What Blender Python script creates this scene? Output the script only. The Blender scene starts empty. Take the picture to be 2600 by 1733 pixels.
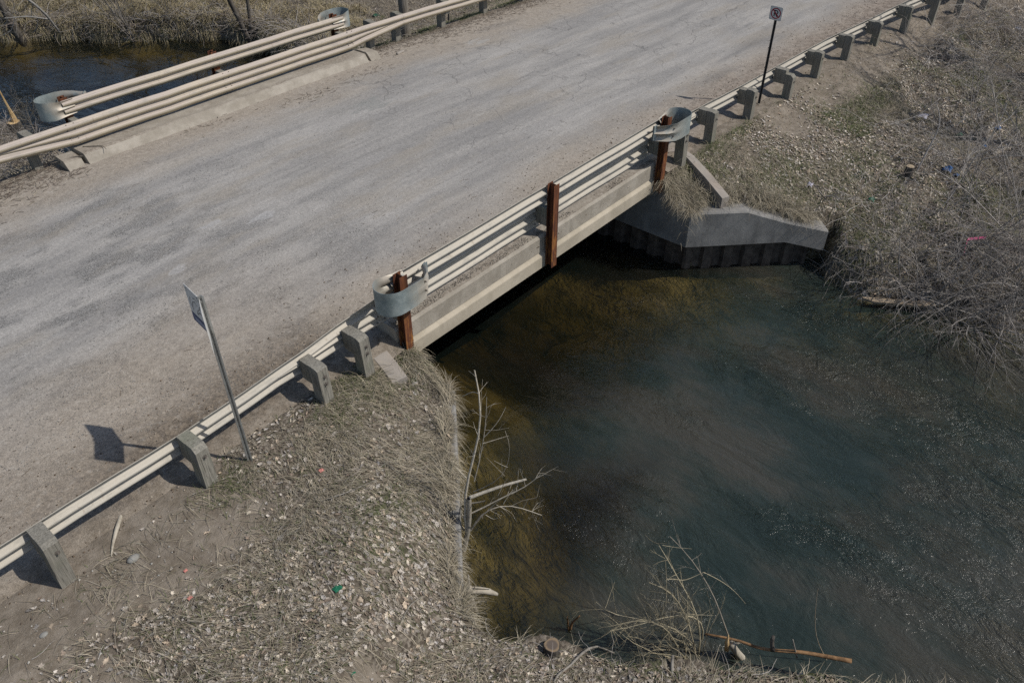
import bpy, math, random
import numpy as np
from mathutils import Vector, Matrix

# ------------------------------------------------------------------ camera, light, exposure
SC = bpy.context.scene
COL = SC.collection
CAM = np.array([-5.2426, -7.8186, 7.9256]); PITCH = 0.6832; YAW = 0.7046; FPX = 2023.8
cd = bpy.data.cameras.new('camera'); cam = bpy.data.objects.new('camera', cd); COL.objects.link(cam)
cd.sensor_width = 36.0; cd.lens = 36.0 * FPX / 2600.0; cd.clip_start = 0.1; cd.clip_end = 2000
cam.location = CAM; cam.rotation_euler = (math.pi/2 - PITCH, 0, YAW - math.pi/2)
SC.camera = cam

SUN_EL = math.radians(50); SUN_H = (0.515, -0.857)          # horizontal direction towards the sun
w = bpy.data.worlds.new('World'); SC.world = w; w.use_nodes = True
wt = w.node_tree; bg = wt.nodes['Background']
sky = wt.nodes.new('ShaderNodeTexSky'); sky.sky_type = 'NISHITA'; sky.sun_disc = False
sky.sun_elevation = SUN_EL; sky.sun_rotation = math.atan2(SUN_H[0], SUN_H[1])
sky.altitude = 200; sky.air_density = 1.0; sky.dust_density = 1.2; sky.ozone_density = 1.0
wt.links.new(sky.outputs[0], bg.inputs[0]); bg.inputs[1].default_value = 0.082
sl = bpy.data.lights.new('sun', 'SUN'); sl.energy = 3.2; sl.angle = math.radians(0.53); sl.color = (1.0, 0.945, 0.865)
so = bpy.data.objects.new('sun', sl); COL.objects.link(so); so.location = (20, -30, 40)
to_sun = Vector((SUN_H[0]*math.cos(SUN_EL), SUN_H[1]*math.cos(SUN_EL), math.sin(SUN_EL)))
so.rotation_euler = to_sun.to_track_quat('Z', 'Y').to_euler()
SC.view_settings.view_transform = 'Standard'; SC.view_settings.look = 'None'
SC.view_settings.exposure = 0.0; SC.view_settings.gamma = 1.0; SC.view_settings.use_curve_mapping = False
SC.render.engine = 'CYCLES'
SC.cycles.max_bounces = 8; SC.cycles.diffuse_bounces = 3; SC.cycles.glossy_bounces = 3
SC.cycles.transparent_max_bounces = 12; SC.cycles.caustics_reflective = False; SC.cycles.caustics_refractive = False
SC.cycles.sample_clamp_indirect = 4.0; SC.cycles.sample_clamp_direct = 3.0; SC.cycles.use_denoising = False

R = np.random.default_rng(7)
random.seed(11)

# ------------------------------------------------------------------ pixel -> place helpers (full photograph is 2600 x 1733)
_fw = np.array([math.cos(YAW)*math.cos(PITCH), math.sin(YAW)*math.cos(PITCH), -math.sin(PITCH)])
_rt = np.array([math.sin(YAW), -math.cos(YAW), 0.0]); _up = np.cross(_rt, _fw)
def ray(px, py): return _fw + _rt*((px-1300)/FPX) - _up*((py-866.5)/FPX)
def on_z(px, py, z): v = ray(px, py); return CAM + v*((z-CAM[2])/v[2])
_hd = np.array([math.cos(YAW), math.sin(YAW), 0.0])
def upright(px, py, base, off=0.0):                        # a point at the distance of `base` (+off metres further)
    v = ray(px, py); return CAM + v*(((np.array(base)-CAM) @ _hd + off)/(v @ _hd))
def project(P):
    d = np.asarray(P) - CAM; z = d @ _fw
    z = np.where(z < 0.1, 1e9, z)
    return 1300 + FPX*(d @ _rt)/z, 866.5 - FPX*(d @ _up)/z, z
def in_view(P, m=260):
    x, y, z = project(P)
    return (x > -m) & (x < 2600+m) & (y > -m) & (y < 1733+m) & (z < 400)

# ------------------------------------------------------------------ noise and terrain
def _hash(ix, iy, s):
    n = (ix.astype(np.int64)*374761393 + iy.astype(np.int64)*668265263 + s*1442695041) & 0xffffffff
    n = ((n ^ (n >> 13))*1274126177) & 0xffffffff
    return ((n ^ (n >> 16)) & 0xffff)/65535.0
def vnoise(x, y, s=0):
    x = np.asarray(x, float); y = np.asarray(y, float)
    ix = np.floor(x); iy = np.floor(y); fx = x-ix; fy = y-iy
    fx = fx*fx*(3-2*fx); fy = fy*fy*(3-2*fy); ix = ix.astype(int); iy = iy.astype(int)
    a = _hash(ix, iy, s); b = _hash(ix+1, iy, s); c = _hash(ix, iy+1, s); d = _hash(ix+1, iy+1, s)
    return (a*(1-fx)+b*fx)*(1-fy) + (c*(1-fx)+d*fx)*fy
def fbm(x, y, s=0, o=4):
    t = 0; a = 0.5; f = 1.0
    for k in range(o): t = t + a*vnoise(x*f, y*f, s+k*17); a *= .5; f *= 2.03
    return t
def sstep(a, b, x):
    t = np.clip((x-a)/(b-a), 0, 1); return t*t*(3-2*t)

WATER = -2.1
RX = [-300, -30, -8, -5, -2, 0, 1, 8.6, 10.5, 12.3, 16, 20, 25, 40, 100, 300]
RZ = [-.9, -.6, -.15, -.1, -.06, .04, .10, .12, .06, -.01, -.1, -.16, -.26, -.6, -1.3, -1.4]
def zroad(x): return np.interp(x, RX, RZ)
LY = [-60, -20, -8.3, -7.1, -5.9, -4.9, -4.1, -3.75, -3.36, -1.15, 11.1, 13.5, 15.2, 18, 22, 30, 60]
LX = [28, 9.0, 1.72, .90, -.08, -.70, -1.20, -1.36, -1.10, 1.22, 1.22, 1.3, 1.5, .2, -4, -16, -70]
QY = [-60, -20, -14, -10, -7.7, -6, -4.6, -3.62, -3.36, -1.15, 11.1, 13, 15, 18.3, 19.7, 21, 22.3, 24.3, 25.9, 30, 60]
QX = [52, 20, 13.5, 11.2, 10.65, 10.35, 9.95, 10.0, 10.62, 8.42, 8.42, 9.6, 10.6, 11.1, 10.6, 9.6, 8.1, 6.75, 5.3, .5, -50]
def height(x, y, noise=True):
    x = np.asarray(x, float); y = np.asarray(y, float)
    xl = np.interp(y, LY, LX); xr = np.interp(y, QY, QX)
    wall = (y > -3.5) & (y < 11.2)
    xl = xl + np.where(y < -1.3, (vnoise(y*3.1, y*0+4, 87)-.55)*.16 + (vnoise(y*9.7, y*0+1, 88)-.5)*.07, 0)
    dl = xl - x; dr = x - xr
    z0 = zroad(x)
    s = np.maximum(-.42 - y, 0); sf = np.maximum(y - 10.1, 0)
    # plateau on each side
    pl = z0 - .10*s - np.minimum(sf*.4, .95)
    pr = z0 - .24*np.minimum(s, 5.5) - .05*np.maximum(s-5.5, 0)
    pr = np.where(y > 10.1, z0 - np.minimum(sf*.42, 1.15) + .02*np.maximum(y-26, 0), pr)
    el = np.interp(y, [-20, -8, -5, -4.1, -3.4, -2.7, -2.1, -1.15, -.45, 10.2, 11.2, 13, 20], [-1.65, -1.6, -1.5, -1.42, -1.13, -.86, -.56, -.52, -.06, -.05, -.6, -.75, -1.4])
    er = np.interp(y, [-20, -9, -5, -3.7, -3.36, -2.7, -2.0, -1.15, -.45, 10.2, 11.2, 13, 19, 26], [-1.5, -1.45, -1.45, -1.3, -1.1, -.88, -.58, -.5, -.0, -.05, -.7, -1.0, -1.5, -1.5])
    soil_r = (y < -3.36) | (y > 11.2)
    kl = sstep(0, np.where(wall, 2.2, 3.0), dl); kr = sstep(np.where(soil_r, .5, 0), np.where(soil_r, 5.0, 3.6), dr)
    zl = el + (pl-el)*kl; zr_ = er + (pr-er)*kr
    if noise:
        n1 = fbm(x*.9, y*.9, 3) - .47; n2 = fbm(x*4, y*4, 9) - .47
        road = sstep(-.75, -.1, y)*(1-sstep(9.7, 10.5, y))
        a = (1-road)
        zl = zl + a*(n1*.16 + n2*.07); zr_ = zr_ + a*(n1*.24 + n2*.10 + (fbm(x*1.5+7, y*1.5, 19)-.5)*.75*sstep(1.2, 4.2, (x-10.5)*.35 - (y+2.2)))
    # bank faces
    wl = np.where(wall, .10, .40 + .25*(vnoise(y*1.7, y*0+2, 5)-.5))
    d = xl - x
    jl = np.where(wall, 0, (vnoise(x*1.3, y*1.3, 21)-.5)*.35)
    flare = (y < -1.15) | (y > 10.9)
    fl = np.where(wall, np.where(y < 4, sstep(.03, .10, dl), sstep(.35, .42, dl)), sstep(-wl, 0, dl + jl))
    jr = np.where(soil_r, (vnoise(x*1.1, y*1.1, 31)-.5)*.5, 0)
    fr = np.where(soil_r, sstep(-.12, np.where(y > 11, .45, .8), dr + jr), np.where(flare, sstep(.50, .59, dr), sstep(.34, .41, dr)))
    dd_ = np.maximum(-dl, 0); depth = .16 + .20*np.minimum(dd_, 1.5)*sstep(-.2, 1.0, dd_) + .42*np.clip(dd_-1.5, 0, 2.2) + .75*sstep(-3.9, -5.2, y)*sstep(.05, .8, dd_)
    depth = np.minimum(depth, .14 + .22*np.minimum(np.maximum(-dr, 0), 1.6) + .5*np.maximum(-dr-1.6, 0))
    depth = depth + (fbm(x*.6, y*.35, 41) - .45)*.35
    depth = np.maximum(depth, .10) + .12*sstep(-4.6, -3.0, y)
    bed = WATER - depth
    left = dl > dr
    z = np.where(left, bed + (zl-bed)*fl, bed + (zr_-bed)*fr)
    z = z - .30*np.exp(-((x-9.02)/.24)**2 - ((y+.78)/.36)**2) - .12*np.exp(-((x-.56)/.26)**2 - ((y+.42)/.42)**2) - .10*np.exp(-((x-9.45)/.5)**2 - ((y+.9)/.6)**2)
    inroad = sstep(-.12, .3, y)*(1-sstep(9.6, 9.95, y))*((dl > .44) | (dr > .40))
    z = z*(1-inroad) + (z0 - .06)*inroad
    return z
def on_ground(px, py, lift=0.0):
    v = ray(px, py); t = 5.0; p = CAM + v*t
    for k in range(4000):
        p = CAM + v*t
        if p[2] <= max(float(height(p[0], p[1])), WATER) + lift: break
        t += .02
    return p

# ------------------------------------------------------------------ mesh helpers
def new_mesh(name, V, F, mat, col=None, smooth=False):
    """V (n,3); F either list of index tuples or (tri (m,k)) array."""
    me = bpy.data.meshes.new(name)
    V = np.ascontiguousarray(V, dtype=np.float32)
    if isinstance(F, np.ndarray):
        m, k = F.shape
        me.vertices.add(len(V)); me.vertices.foreach_set('co', V.ravel())
        me.loops.add(m*k); me.loops.foreach_set('vertex_index', np.ascontiguousarray(F, dtype=np.int32).ravel())
        me.polygons.add(m); me.polygons.foreach_set('loop_start', np.arange(0, m*k, k, dtype=np.int32))
        me.polygons.foreach_set('loop_total', np.full(m, k, dtype=np.int32))
        me.update(calc_edges=True)
    else:
        me.from_pydata([tuple(map(float, v)) for v in V], [], [tuple(int(i) for i in f) for f in F]); me.update()
    me.validate(verbose=False)
    if col is not None:
        at = me.color_attributes.new('tint', 'FLOAT_COLOR', 'POINT')
        c = np.ones((len(V), 4), dtype=np.float32); c[:, :3] = col
        at.data.foreach_set('color', c.ravel())
    if smooth: me.polygons.foreach_set('use_smooth', np.ones(len(me.polygons), dtype=bool))
    if mat is not None: me.materials.append(mat)
    return me
def link(name, me, parent=None):
    o = bpy.data.objects.new(name, me); COL.objects.link(o)
    if parent is not None: o.parent = parent
    return o
def tag(o, label=None, cat=None, group=None, kind=None):
    if label: o['label'] = label
    if cat: o['category'] = cat
    if group: o['group'] = group
    if kind: o['kind'] = kind
    return o
def empty(name, loc, label, cat, group=None):
    o = bpy.data.objects.new(name, None); COL.objects.link(o); o.location = loc; o.empty_display_size = .2
    bpy.context.view_layer.update()
    return tag(o, label, cat, group)
class MB:
    def __init__(s): s.V = []; s.F = []; s.C = []
    def add(s, V, F, col=None):
        n = sum(len(v) for v in s.V); V = np.asarray(V, float); s.V.append(V)
        s.F += [tuple(int(i)+n for i in f) for f in F]
        if col is not None: s.C.append(np.tile(np.asarray(col, float), (len(V), 1)))
        return s
    def box(s, x0, x1, y0, y1, z0, z1, taper=0.0):
        V = [(x0,y0,z0),(x1,y0,z0),(x1,y1,z0),(x0,y1,z0),(x0,y0,z1),(x1,y0,z1),(x1,y1,z1),(x0,y1,z1)]
        return s.add(V, [(0,3,2,1),(4,5,6,7),(0,1,5,4),(1,2,6,5),(2,3,7,6),(3,0,4,7)])
    def loft(s, rings, closed=True, caps=True):
        """rings: list of (n,3) arrays, each a closed section."""
        rings = [np.asarray(r, float) for r in rings]; n = len(rings[0]); V = np.vstack(rings); F = []
        for k in range(len(rings)-1):
            for i in range(n if closed else n-1):
                j = (i+1) % n; F.append((k*n+i, k*n+j, (k+1)*n+j, (k+1)*n+i))
        if caps: F.append(tuple(range(n-1, -1, -1))); F.append(tuple((len(rings)-1)*n+i for i in range(n)))
        return s.add(V, F)
    def tube(s, pts, rad, k=6, col=None):
        V, F = tube_arrays(np.asarray(pts, float), rad, k); return s.add(V, F, col)
    def build(s, name, mat, parent=None, smooth=False, origin=None, bevel=0.0):
        V = np.vstack(s.V).copy()
        off = np.zeros(3)
        if origin is not None: off = np.asarray(origin, float)
        elif parent is not None:
            p = parent
            while p is not None: off = off + np.array(p.location); p = p.parent
        me = new_mesh(name, V-off, s.F, mat, np.vstack(s.C) if s.C else None, smooth)
        o = link(name, me, parent)
        if origin is not None and parent is None: o.location = off
        if bevel > 0:
            m = o.modifiers.new('bevel', 'BEVEL'); m.width = bevel; m.segments = 1; m.limit_method = 'ANGLE'
        return o
def tube_arrays(P, rad, k=5):
    n = len(P); rad = np.broadcast_to(np.asarray(rad, float), (n,))
    T = np.gradient(P, axis=0); T /= np.linalg.norm(T, axis=1)[:, None] + 1e-9
    ref = np.array([.31, .17, .93]); ref2 = np.array([.9, .3, -.1])
    if abs(T.mean(0) @ ref) > .85: ref = ref2
    A = np.cross(T, ref); A /= np.linalg.norm(A, axis=1)[:, None] + 1e-9
    B = np.cross(T, A)
    a = np.arange(k)*2*math.pi/k
    V = (P[:, None, :] + rad[:, None, None]*(np.cos(a)[None, :, None]*A[:, None, :] + np.sin(a)[None, :, None]*B[:, None, :])).reshape(-1, 3)
    F = []
    for i in range(n-1):
        for j in range(k):
            q = (j+1) % k; F.append((i*k+j, i*k+q, (i+1)*k+q, (i+1)*k+j))
    F.append(tuple(range(k-1, -1, -1))); F.append(tuple((n-1)*k+i for i in range(k)))
    return V, F
def many_tubes(lines, k=3):
    """lines: list of (pts (n,3), radii (n,)) all with the same n -> V, F(quads) in one go"""
    P = np.stack([l[0] for l in lines]); r = np.stack([np.broadcast_to(l[1], (len(l[0]),)) for l in lines])
    m, n, _ = P.shape
    T = np.gradient(P, axis=1); T /= np.linalg.norm(T, axis=2, keepdims=True)+1e-9
    ref = np.array([.31, .17, .93]); A = np.cross(T, ref); A /= np.linalg.norm(A, axis=2, keepdims=True)+1e-9
    B = np.cross(T, A); a = np.arange(k)*2*math.pi/k
    V = P[:, :, None, :] + r[:, :, None, None]*(np.cos(a)[None, None, :, None]*A[:, :, None, :] + np.sin(a)[None, None, :, None]*B[:, :, None, :])
    i, j = np.meshgrid(np.arange(n-1), np.arange(k), indexing='ij'); q = (j+1) % k
    f = np.stack([i*k+j, i*k+q, (i+1)*k+q, (i+1)*k+j], -1).reshape(-1, 4)
    F = (f[None] + (np.arange(m)*n*k)[:, None, None]).reshape(-1, 4)
    return V.reshape(-1, 3), F, n*k

# ------------------------------------------------------------------ materials
class NT:
    def __init__(s, name):
        s.m = bpy.data.materials.new(name); s.m.use_nodes = True; s.t = s.m.node_tree; s.n = s.t.nodes; s.l = s.t.links
        s.b = s.n['Principled BSDF']; s.out = s.n['Material Output']
        s.geo = s.n.new('ShaderNodeNewGeometry'); s.pos = s.geo.outputs['Position']
        s.b.inputs['Specular IOR Level'].default_value = .3
    def new(s, t): return s.n.new(t)
    def put(s, sock, v):
        if hasattr(v, 'is_output'): s.l.new(v, sock)
        elif isinstance(v, (tuple, list)) and len(v) == 3 and sock.type == 'RGBA': sock.default_value = (*v, 1)
        else: sock.default_value = v
    def math(s, op, a, b=0.0, c=None, clamp=False):
        n = s.new('ShaderNodeMath'); n.operation = op; n.use_clamp = clamp
        s.put(n.inputs[0], a); s.put(n.inputs[1], b)
        if c is not None: s.put(n.inputs[2], c)
        return n.outputs[0]
    def map(s, scale=(1,1,1), rot=(0,0,0), loc=(0,0,0), vec=None):
        n = s.new('ShaderNodeMapping'); s.l.new(vec if vec is not None else s.pos, n.inputs[0])
        n.inputs['Scale'].default_value = scale; n.inputs['Rotation'].default_value = rot; n.inputs['Location'].default_value = loc
        return n.outputs[0]
    def noise(s, scale=5, detail=4, rough=.6, vec=None, dist=0.0):
        n = s.new('ShaderNodeTexNoise'); s.l.new(vec if vec is not None else s.pos, n.inputs['Vector'])
        n.inputs['Scale'].default_value = scale; n.inputs['Detail'].default_value = detail; n.inputs['Roughness'].default_value = rough; n.inputs['Distortion'].default_value = dist
        return n.outputs['Fac']
    def voro(s, scale=5, feature='F1', vec=None, out='Distance', rnd=1.0):
        n = s.new('ShaderNodeTexVoronoi'); n.feature = feature; s.l.new(vec if vec is not None else s.pos, n.inputs['Vector']); n.inputs['Scale'].default_value = scale
        n.inputs['Randomness'].default_value = rnd
        return n.outputs[out]
    def ramp(s, fac, a, b, lo=0.0, hi=1.0, smooth=True):
        n = s.new('ShaderNodeMapRange'); n.interpolation_type = 'SMOOTHSTEP' if smooth else 'LINEAR'
        s.put(n.inputs['Value'], fac); n.inputs['From Min'].default_value = a; n.inputs['From Max'].default_value = b; n.inputs['To Min'].default_value = lo; n.inputs['To Max'].default_value = hi
        return n.outputs[0]
    def mix(s, fac, a, b, mode='MIX'):
        n = s.new('ShaderNodeMix'); n.data_type = 'RGBA'; n.blend_type = mode
        s.put(n.inputs[0], fac); s.put(n.inputs[6], a); s.put(n.inputs[7], b); return n.outputs[2]
    def attr(s, name, out='Color'):
        n = s.new('ShaderNodeAttribute'); n.attribute_name = name; return n.outputs[out]
    def sep(s, v=None):
        n = s.new('ShaderNodeSeparateXYZ'); s.l.new(v if v is not None else s.pos, n.inputs[0]); return n.outputs
    def bump(s, h, strength=.3, dist=.02, nrm=None):
        n = s.new('ShaderNodeBump'); s.l.new(h, n.inputs['Height']); n.inputs['Strength'].default_value = strength; n.inputs['Distance'].default_value = dist
        if nrm is not None: s.l.new(nrm, n.inputs['Normal'])
        s.l.new(n.outputs[0], s.b.inputs['Normal']); return n.outputs[0]
    def base(s, c, rough=.85, metal=0.0, spec=None):
        s.put(s.b.inputs['Base Color'], c); s.put(s.b.inputs['Roughness'], rough); s.put(s.b.inputs['Metallic'], metal)
        if spec is not None: s.b.inputs['Specular IOR Level'].default_value = spec
        return s.m

def soil_nodes(t):
    soil = t.mix(t.ramp(t.noise(5, 6, .72), .35, .68), (.185, .155, .120), (.295, .255, .208))
    soil = t.mix(t.ramp(t.noise(60, 3, .8), .58, .7, 0, .7), soil, (.40, .37, .33))
    return t.mix(t.ramp(t.noise(40, 4, .8), .56, .68, 0, .6), soil, (.085, .068, .052))
def mat_road():
    t = NT('road_dusty_asphalt'); x, y, z = t.sep()
    pale = (.400, .383, .358); grey = (.282, .273, .262); sand = (.40, .350, .288)
    st = t.map((.16, 1.35, 1), (0, 0, .03)); streak = t.noise(1.5, 5, .62, st)
    st2 = t.map((.10, 5.5, 1), (0, 0, -.02)); fine = t.noise(1.6, 4, .6, st2)
    c = t.mix(t.ramp(streak, .34, .68), grey, pale)
    for yc, wd in ((3.0, .55), (4.75, .4), (6.6, .6)):            # polished wheel tracks
        off = t.math('ABSOLUTE', t.math('SUBTRACT', t.math('ADD', y, t.math('MULTIPLY', t.noise(.35, 3, .6), 1.2)), yc+.6))
        c = t.mix(t.math('MULTIPLY', t.ramp(off, wd, .05, 0, .38), t.ramp(t.noise(1.1, 4, .6, t.map((.3, 1, 1), loc=(yc, 0, 0))), .35, .6)), c, (.42, .405, .385))
    c = t.mix(t.ramp(fine, .45, .78, 0, .42), c, (.37, .355, .335))
    c = t.mix(t.ramp(fine, .45, .25, 0, .38), c, (.19, .186, .182))
    # loose gravel patches, mostly on the left approach
    gp = t.noise(.85, 4, .6, t.map((.75, 1.5, 1)))
    left = t.ramp(x, 5.5, -1.0)
    gm = t.math('MULTIPLY', t.ramp(gp, .47, .60), t.math('ADD', t.math('MULTIPLY', left, .85), .15))
    sp = t.noise(46, 3, .75); sp2 = t.voro(58)
    gcol = t.mix(t.ramp(sp, .34, .66), (.085, .083, .080), (.37, .362, .350))
    c = t.mix(t.math('MULTIPLY', gm, .80), c, gcol)
    # tan dust blending in patches
    tan = t.noise(.7, 4, .6, t.map((.5, 1.6, 1), loc=(3, 1, 0)))
    c = t.mix(t.ramp(tan, .48, .7, 0, .55), c, (.335, .300, .250))
    # sandy verges, wider towards the near rail
    wob = t.noise(.8, 4, .65, t.map((.5, .8, 1), loc=(7, 3, 0)))
    yn = t.math('ADD', y, t.math('MULTIPLY', t.math('SUBTRACT', wob, .5), -2.6))
    near = t.math('MAXIMUM', t.ramp(yn, 2.6, .7), t.math('MULTIPLY', t.ramp(yn, 4.4, 1.9), t.ramp(x, 3.0, -1.5))); far = t.ramp(yn, 7.3, 8.9)
    sandc = t.mix(t.ramp(t.noise(9, 5, .7), .35, .7), (.325, .280, .228), sand)
    c = t.mix(t.math('MULTIPLY', t.math('MAXIMUM', near, far), .85), c, sandc)
    # dark damp soil along the near rail on the left, and by the right shoulder
    mu = t.noise(1.7, 5, .7, t.map((.6, 1.2, 1)))
    md = t.math('MULTIPLY', t.math('MULTIPLY', t.ramp(x, 1.1, -.2), t.ramp(x, -6.5, -2.2)), t.ramp(t.math('ADD', y, t.math('MULTIPLY', mu, -1.2)), 1.3, .0))
    md2 = t.math('MULTIPLY', t.math('MULTIPLY', t.ramp(x, 9.3, 12.0), t.ramp(t.math('ADD', y, t.math('MULTIPLY', mu, -1.6)), 1.2, -.3)), .75)
    c = t.mix(t.math('MULTIPLY', md, .8), c, t.mix(t.ramp(t.noise(11, 5, .75), .38, .66), (.085, .066, .048), (.225, .178, .128)))
    c = t.mix(md2, c, t.mix(t.ramp(t.noise(6, 5, .75), .38, .62), (.13, .10, .08), (.33, .275, .23)))
    # smooth repair patches
    pn = t.noise(2.6, 6, .72, t.map((.8, 2.2, 1), (0, 0, .05)))
    for px, py, rx, ry, pc, k in ((6.75, 6.9, .55, .38, (.285, .285, .27), .8), (6.0, 7.15, .4, .2, (.31, .30, .28), .7), (12.0, 8.2, .42, .26, (.39, .375, .35), .8), (20.0, 3.2, 1.2, .55, (.42, .40, .37), .7), (8.3, 4.6, .5, .22, (.4, .38, .35), .5),
                              (.55, 5.55, .45, .10, (.43, .425, .42), .6), (.95, 4.95, .28, .09, (.43, .425, .42), .6), (1.9, 4.45, .33, .11, (.43, .425, .42), .6), (-.1, 4.2, .22, .12, (.43, .425, .42), .6)):
        dx = t.math('MULTIPLY', t.math('SUBTRACT', x, px), 1/rx); dy = t.math('MULTIPLY', t.math('SUBTRACT', y, py), 1/ry)
        d = t.math('ADD', t.math('MULTIPLY', dx, dx), t.math('MULTIPLY', dy, dy))
        d = t.math('ADD', d, t.math('MULTIPLY', t.math('SUBTRACT', pn, .47), 9.0))
        c = t.mix(t.ramp(d, 1.25, .45, 0, k), c, pc)
    # skid and stain marks on the far part
    dk = t.noise(.55, 3, .5, t.map((.22, 1.1, 1), (0, 0, -.25), (4, 9, 0)))
    c = t.mix(t.math('MULTIPLY', t.ramp(dk, .58, .72, 0, .55), t.ramp(x, 8, 13)), c, (.13, .13, .135))
    # coarse grit and trampled dust at hand-width scale
    gr = t.noise(9, 6, .78)
    c = t.mix(t.ramp(gr, .52, .70, 0, .42), c, (.385, .365, .335)); c = t.mix(t.ramp(gr, .46, .30, 0, .42), c, (.17, .163, .155))
    # cracks
    wv = t.new('ShaderNodeVectorMath'); wv.operation = 'ADD'; nn = t.new('ShaderNodeTexNoise'); nn.inputs['Scale'].default_value = 1.3; nn.inputs['Detail'].default_value = 5
    t.l.new(t.pos, nn.inputs['Vector']); sc = t.new('ShaderNodeVectorMath'); sc.operation = 'SCALE'; sc.inputs['Scale'].default_value = .9
    t.l.new(nn.outputs['Color'], sc.inputs[0]); t.l.new(t.pos, wv.inputs[0]); t.l.new(sc.outputs[0], wv.inputs[1])
    ed = t.voro(.55, 'DISTANCE_TO_EDGE', wv.outputs[0]); ed2 = t.voro(2.3, 'DISTANCE_TO_EDGE', wv.outputs[0])
    zone = t.math('MULTIPLY', t.ramp(x, 5.2, 7.5), t.math('MULTIPLY', t.ramp(y, 2.3, 3.6), t.ramp(y, 8.9, 8.2)))
    br = t.noise(1.1, 3, .6, t.map(loc=(2, 5, 1)))
    cr = t.math('MAXIMUM', t.math('MULTIPLY', t.ramp(ed, .012, .002), t.ramp(br, .38, .52)), t.math('MULTIPLY', t.ramp(ed2, .03, .006), t.ramp(br, .56, .66)))
    crk = t.math('MULTIPLY', t.math('MULTIPLY', cr, zone), .40)
    c = t.mix(crk, c, (.085, .083, .083))
    # trodden soil outside the rails
    e = t.math('MAXIMUM', t.ramp(t.math('ADD', y, t.math('MULTIPLY', mu, -.5)), .05, -.25), t.ramp(t.math('ADD', y, t.math('MULTIPLY', mu, .4)), 9.85, 10.1))
    c = t.mix(e, c, soil_nodes(t))
    # grain
    c = t.mix(t.ramp(t.noise(70, 3, .85), .32, .68, 0, 1), t.mix(1.0, c, (.66, .66, .66), 'MULTIPLY'), t.mix(1.0, c, (1.27, 1.27, 1.27), 'MULTIPLY'))
    c = t.mix(t.ramp(t.noise(22, 4, .8), .34, .66, 0, 1), t.mix(1.0, c, (.86, .86, .86), 'MULTIPLY'), t.mix(1.0, c, (1.12, 1.12, 1.12), 'MULTIPLY'))
    pits = t.ramp(t.noise(24, 4, .7), .62, .76, 0, .35)
    c = t.mix(pits, c, (.14, .125, .11))
    h = t.math('ADD', t.math('MULTIPLY', sp, t.math('ADD', gm, .25)), t.math('MULTIPLY', t.noise(7, 4, .6), .5))
    h = t.math('SUBTRACT', h, t.math('MULTIPLY', crk, .6))
    t.bump(h, .55, .02)
    return t.base(c, .93, spec=.15)

def mat_concrete(name, a, b, stain, streak=.5, tint=None):
    t = NT(name)
    c = t.mix(t.ramp(t.noise(1.7, 6, .65), .35, .68), a, b)
    v = t.noise(1.6, 6, .7, t.map((2.2, 2.2, .25), loc=(3, 7, 0)))
    c = t.mix(t.ramp(v, .5, .78, 0, streak*.8), c, stain)
    c = t.mix(t.ramp(t.noise(38, 3, .7), .55, .75, 0, .35), c, tuple(q*.6 for q in a))
    c = t.mix(t.ramp(t.noise(1.1, 6, .75, t.map(loc=(5, 5, 5))), .55, .72, 0, .45), c, stain)
    if tint: c = t.mix(t.ramp(t.noise(.9, 3, .6), .5, .7, 0, .5), c, tint)
    t.bump(t.math('ADD', t.noise(30, 5, .7), t.math('MULTIPLY', t.noise(4, 4, .6), .8)), .35, .012)
    return t.base(c, .9, spec=.2)
def mat_curb():
    t = NT('curb_concrete')
    nx = t.sep(t.geo.outputs['Normal'])[2]
    c = t.mix(t.ramp(t.noise(2.4, 6, .68), .36, .66), (.30, .27, .225), (.41, .375, .32))
    dirt = t.mix(t.ramp(t.noise(13, 5, .75), .38, .66), (.215, .185, .15), (.37, .33, .28))
    c = t.mix(t.math('MULTIPLY', t.ramp(nx, .6, .95), t.ramp(t.noise(1.3, 5, .65, t.map((.35, 2, 1))), .40, .62)), c, dirt)
    c = t.mix(t.ramp(t.noise(55, 3, .8), .58, .72, 0, .5), c, (.13, .115, .10))
    v = t.noise(2.0, 5, .6, t.map((4, 4, .2))); c = t.mix(t.math('MULTIPLY', t.ramp(v, .54, .72, 0, .5), t.ramp(nx, .7, .2)), c, (.20, .18, .15))
    t.bump(t.math('ADD', t.noise(45, 5, .75), t.noise(6, 4, .6)), .5, .012)
    return t.base(c, .92, spec=.15)
def mat_rail(name, body, dust):
    t = NT(name); nz = t.sep(t.geo.outputs['Normal'])[2]
    c = t.mix(t.ramp(t.noise(2.6, 5, .65, t.map((.5, 1, 2))), .34, .7), body, tuple(q*1.12 for q in body))
    c = t.mix(t.math('MULTIPLY', t.ramp(nz, -.05, .5), t.ramp(t.noise(1.6, 5, .7, t.map((.4, 1, 1), loc=(4, 0, 0))), .25, .6, .35, .95)), c, dust)
    c = t.mix(t.ramp(t.noise(5, 6, .8), .62, .78, 0, .45), c, (.30, .245, .185))
    c = t.mix(t.ramp(t.noise(60, 3, .7), .60, .75, 0, .3), c, (.27, .25, .22))
    c = t.mix(t.ramp(t.noise(2.4, 6, .75, t.map((.9, 2, 4), loc=(8, 1, 4))), .50, .66, 0, .45), c, (.245, .235, .215))
    c = t.mix(t.ramp(t.noise(7, 4, .7, t.map((2.5, 1, .5), loc=(1, 9, 2))), .60, .70, 0, .35), c, (.20, .14, .09))
    t.bump(t.math('ADD', t.noise(40, 4, .7), t.math('MULTIPLY', t.noise(3, 3, .5), 1.5)), .25, .008)
    return t.base(c, .6, .18, .35)
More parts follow.
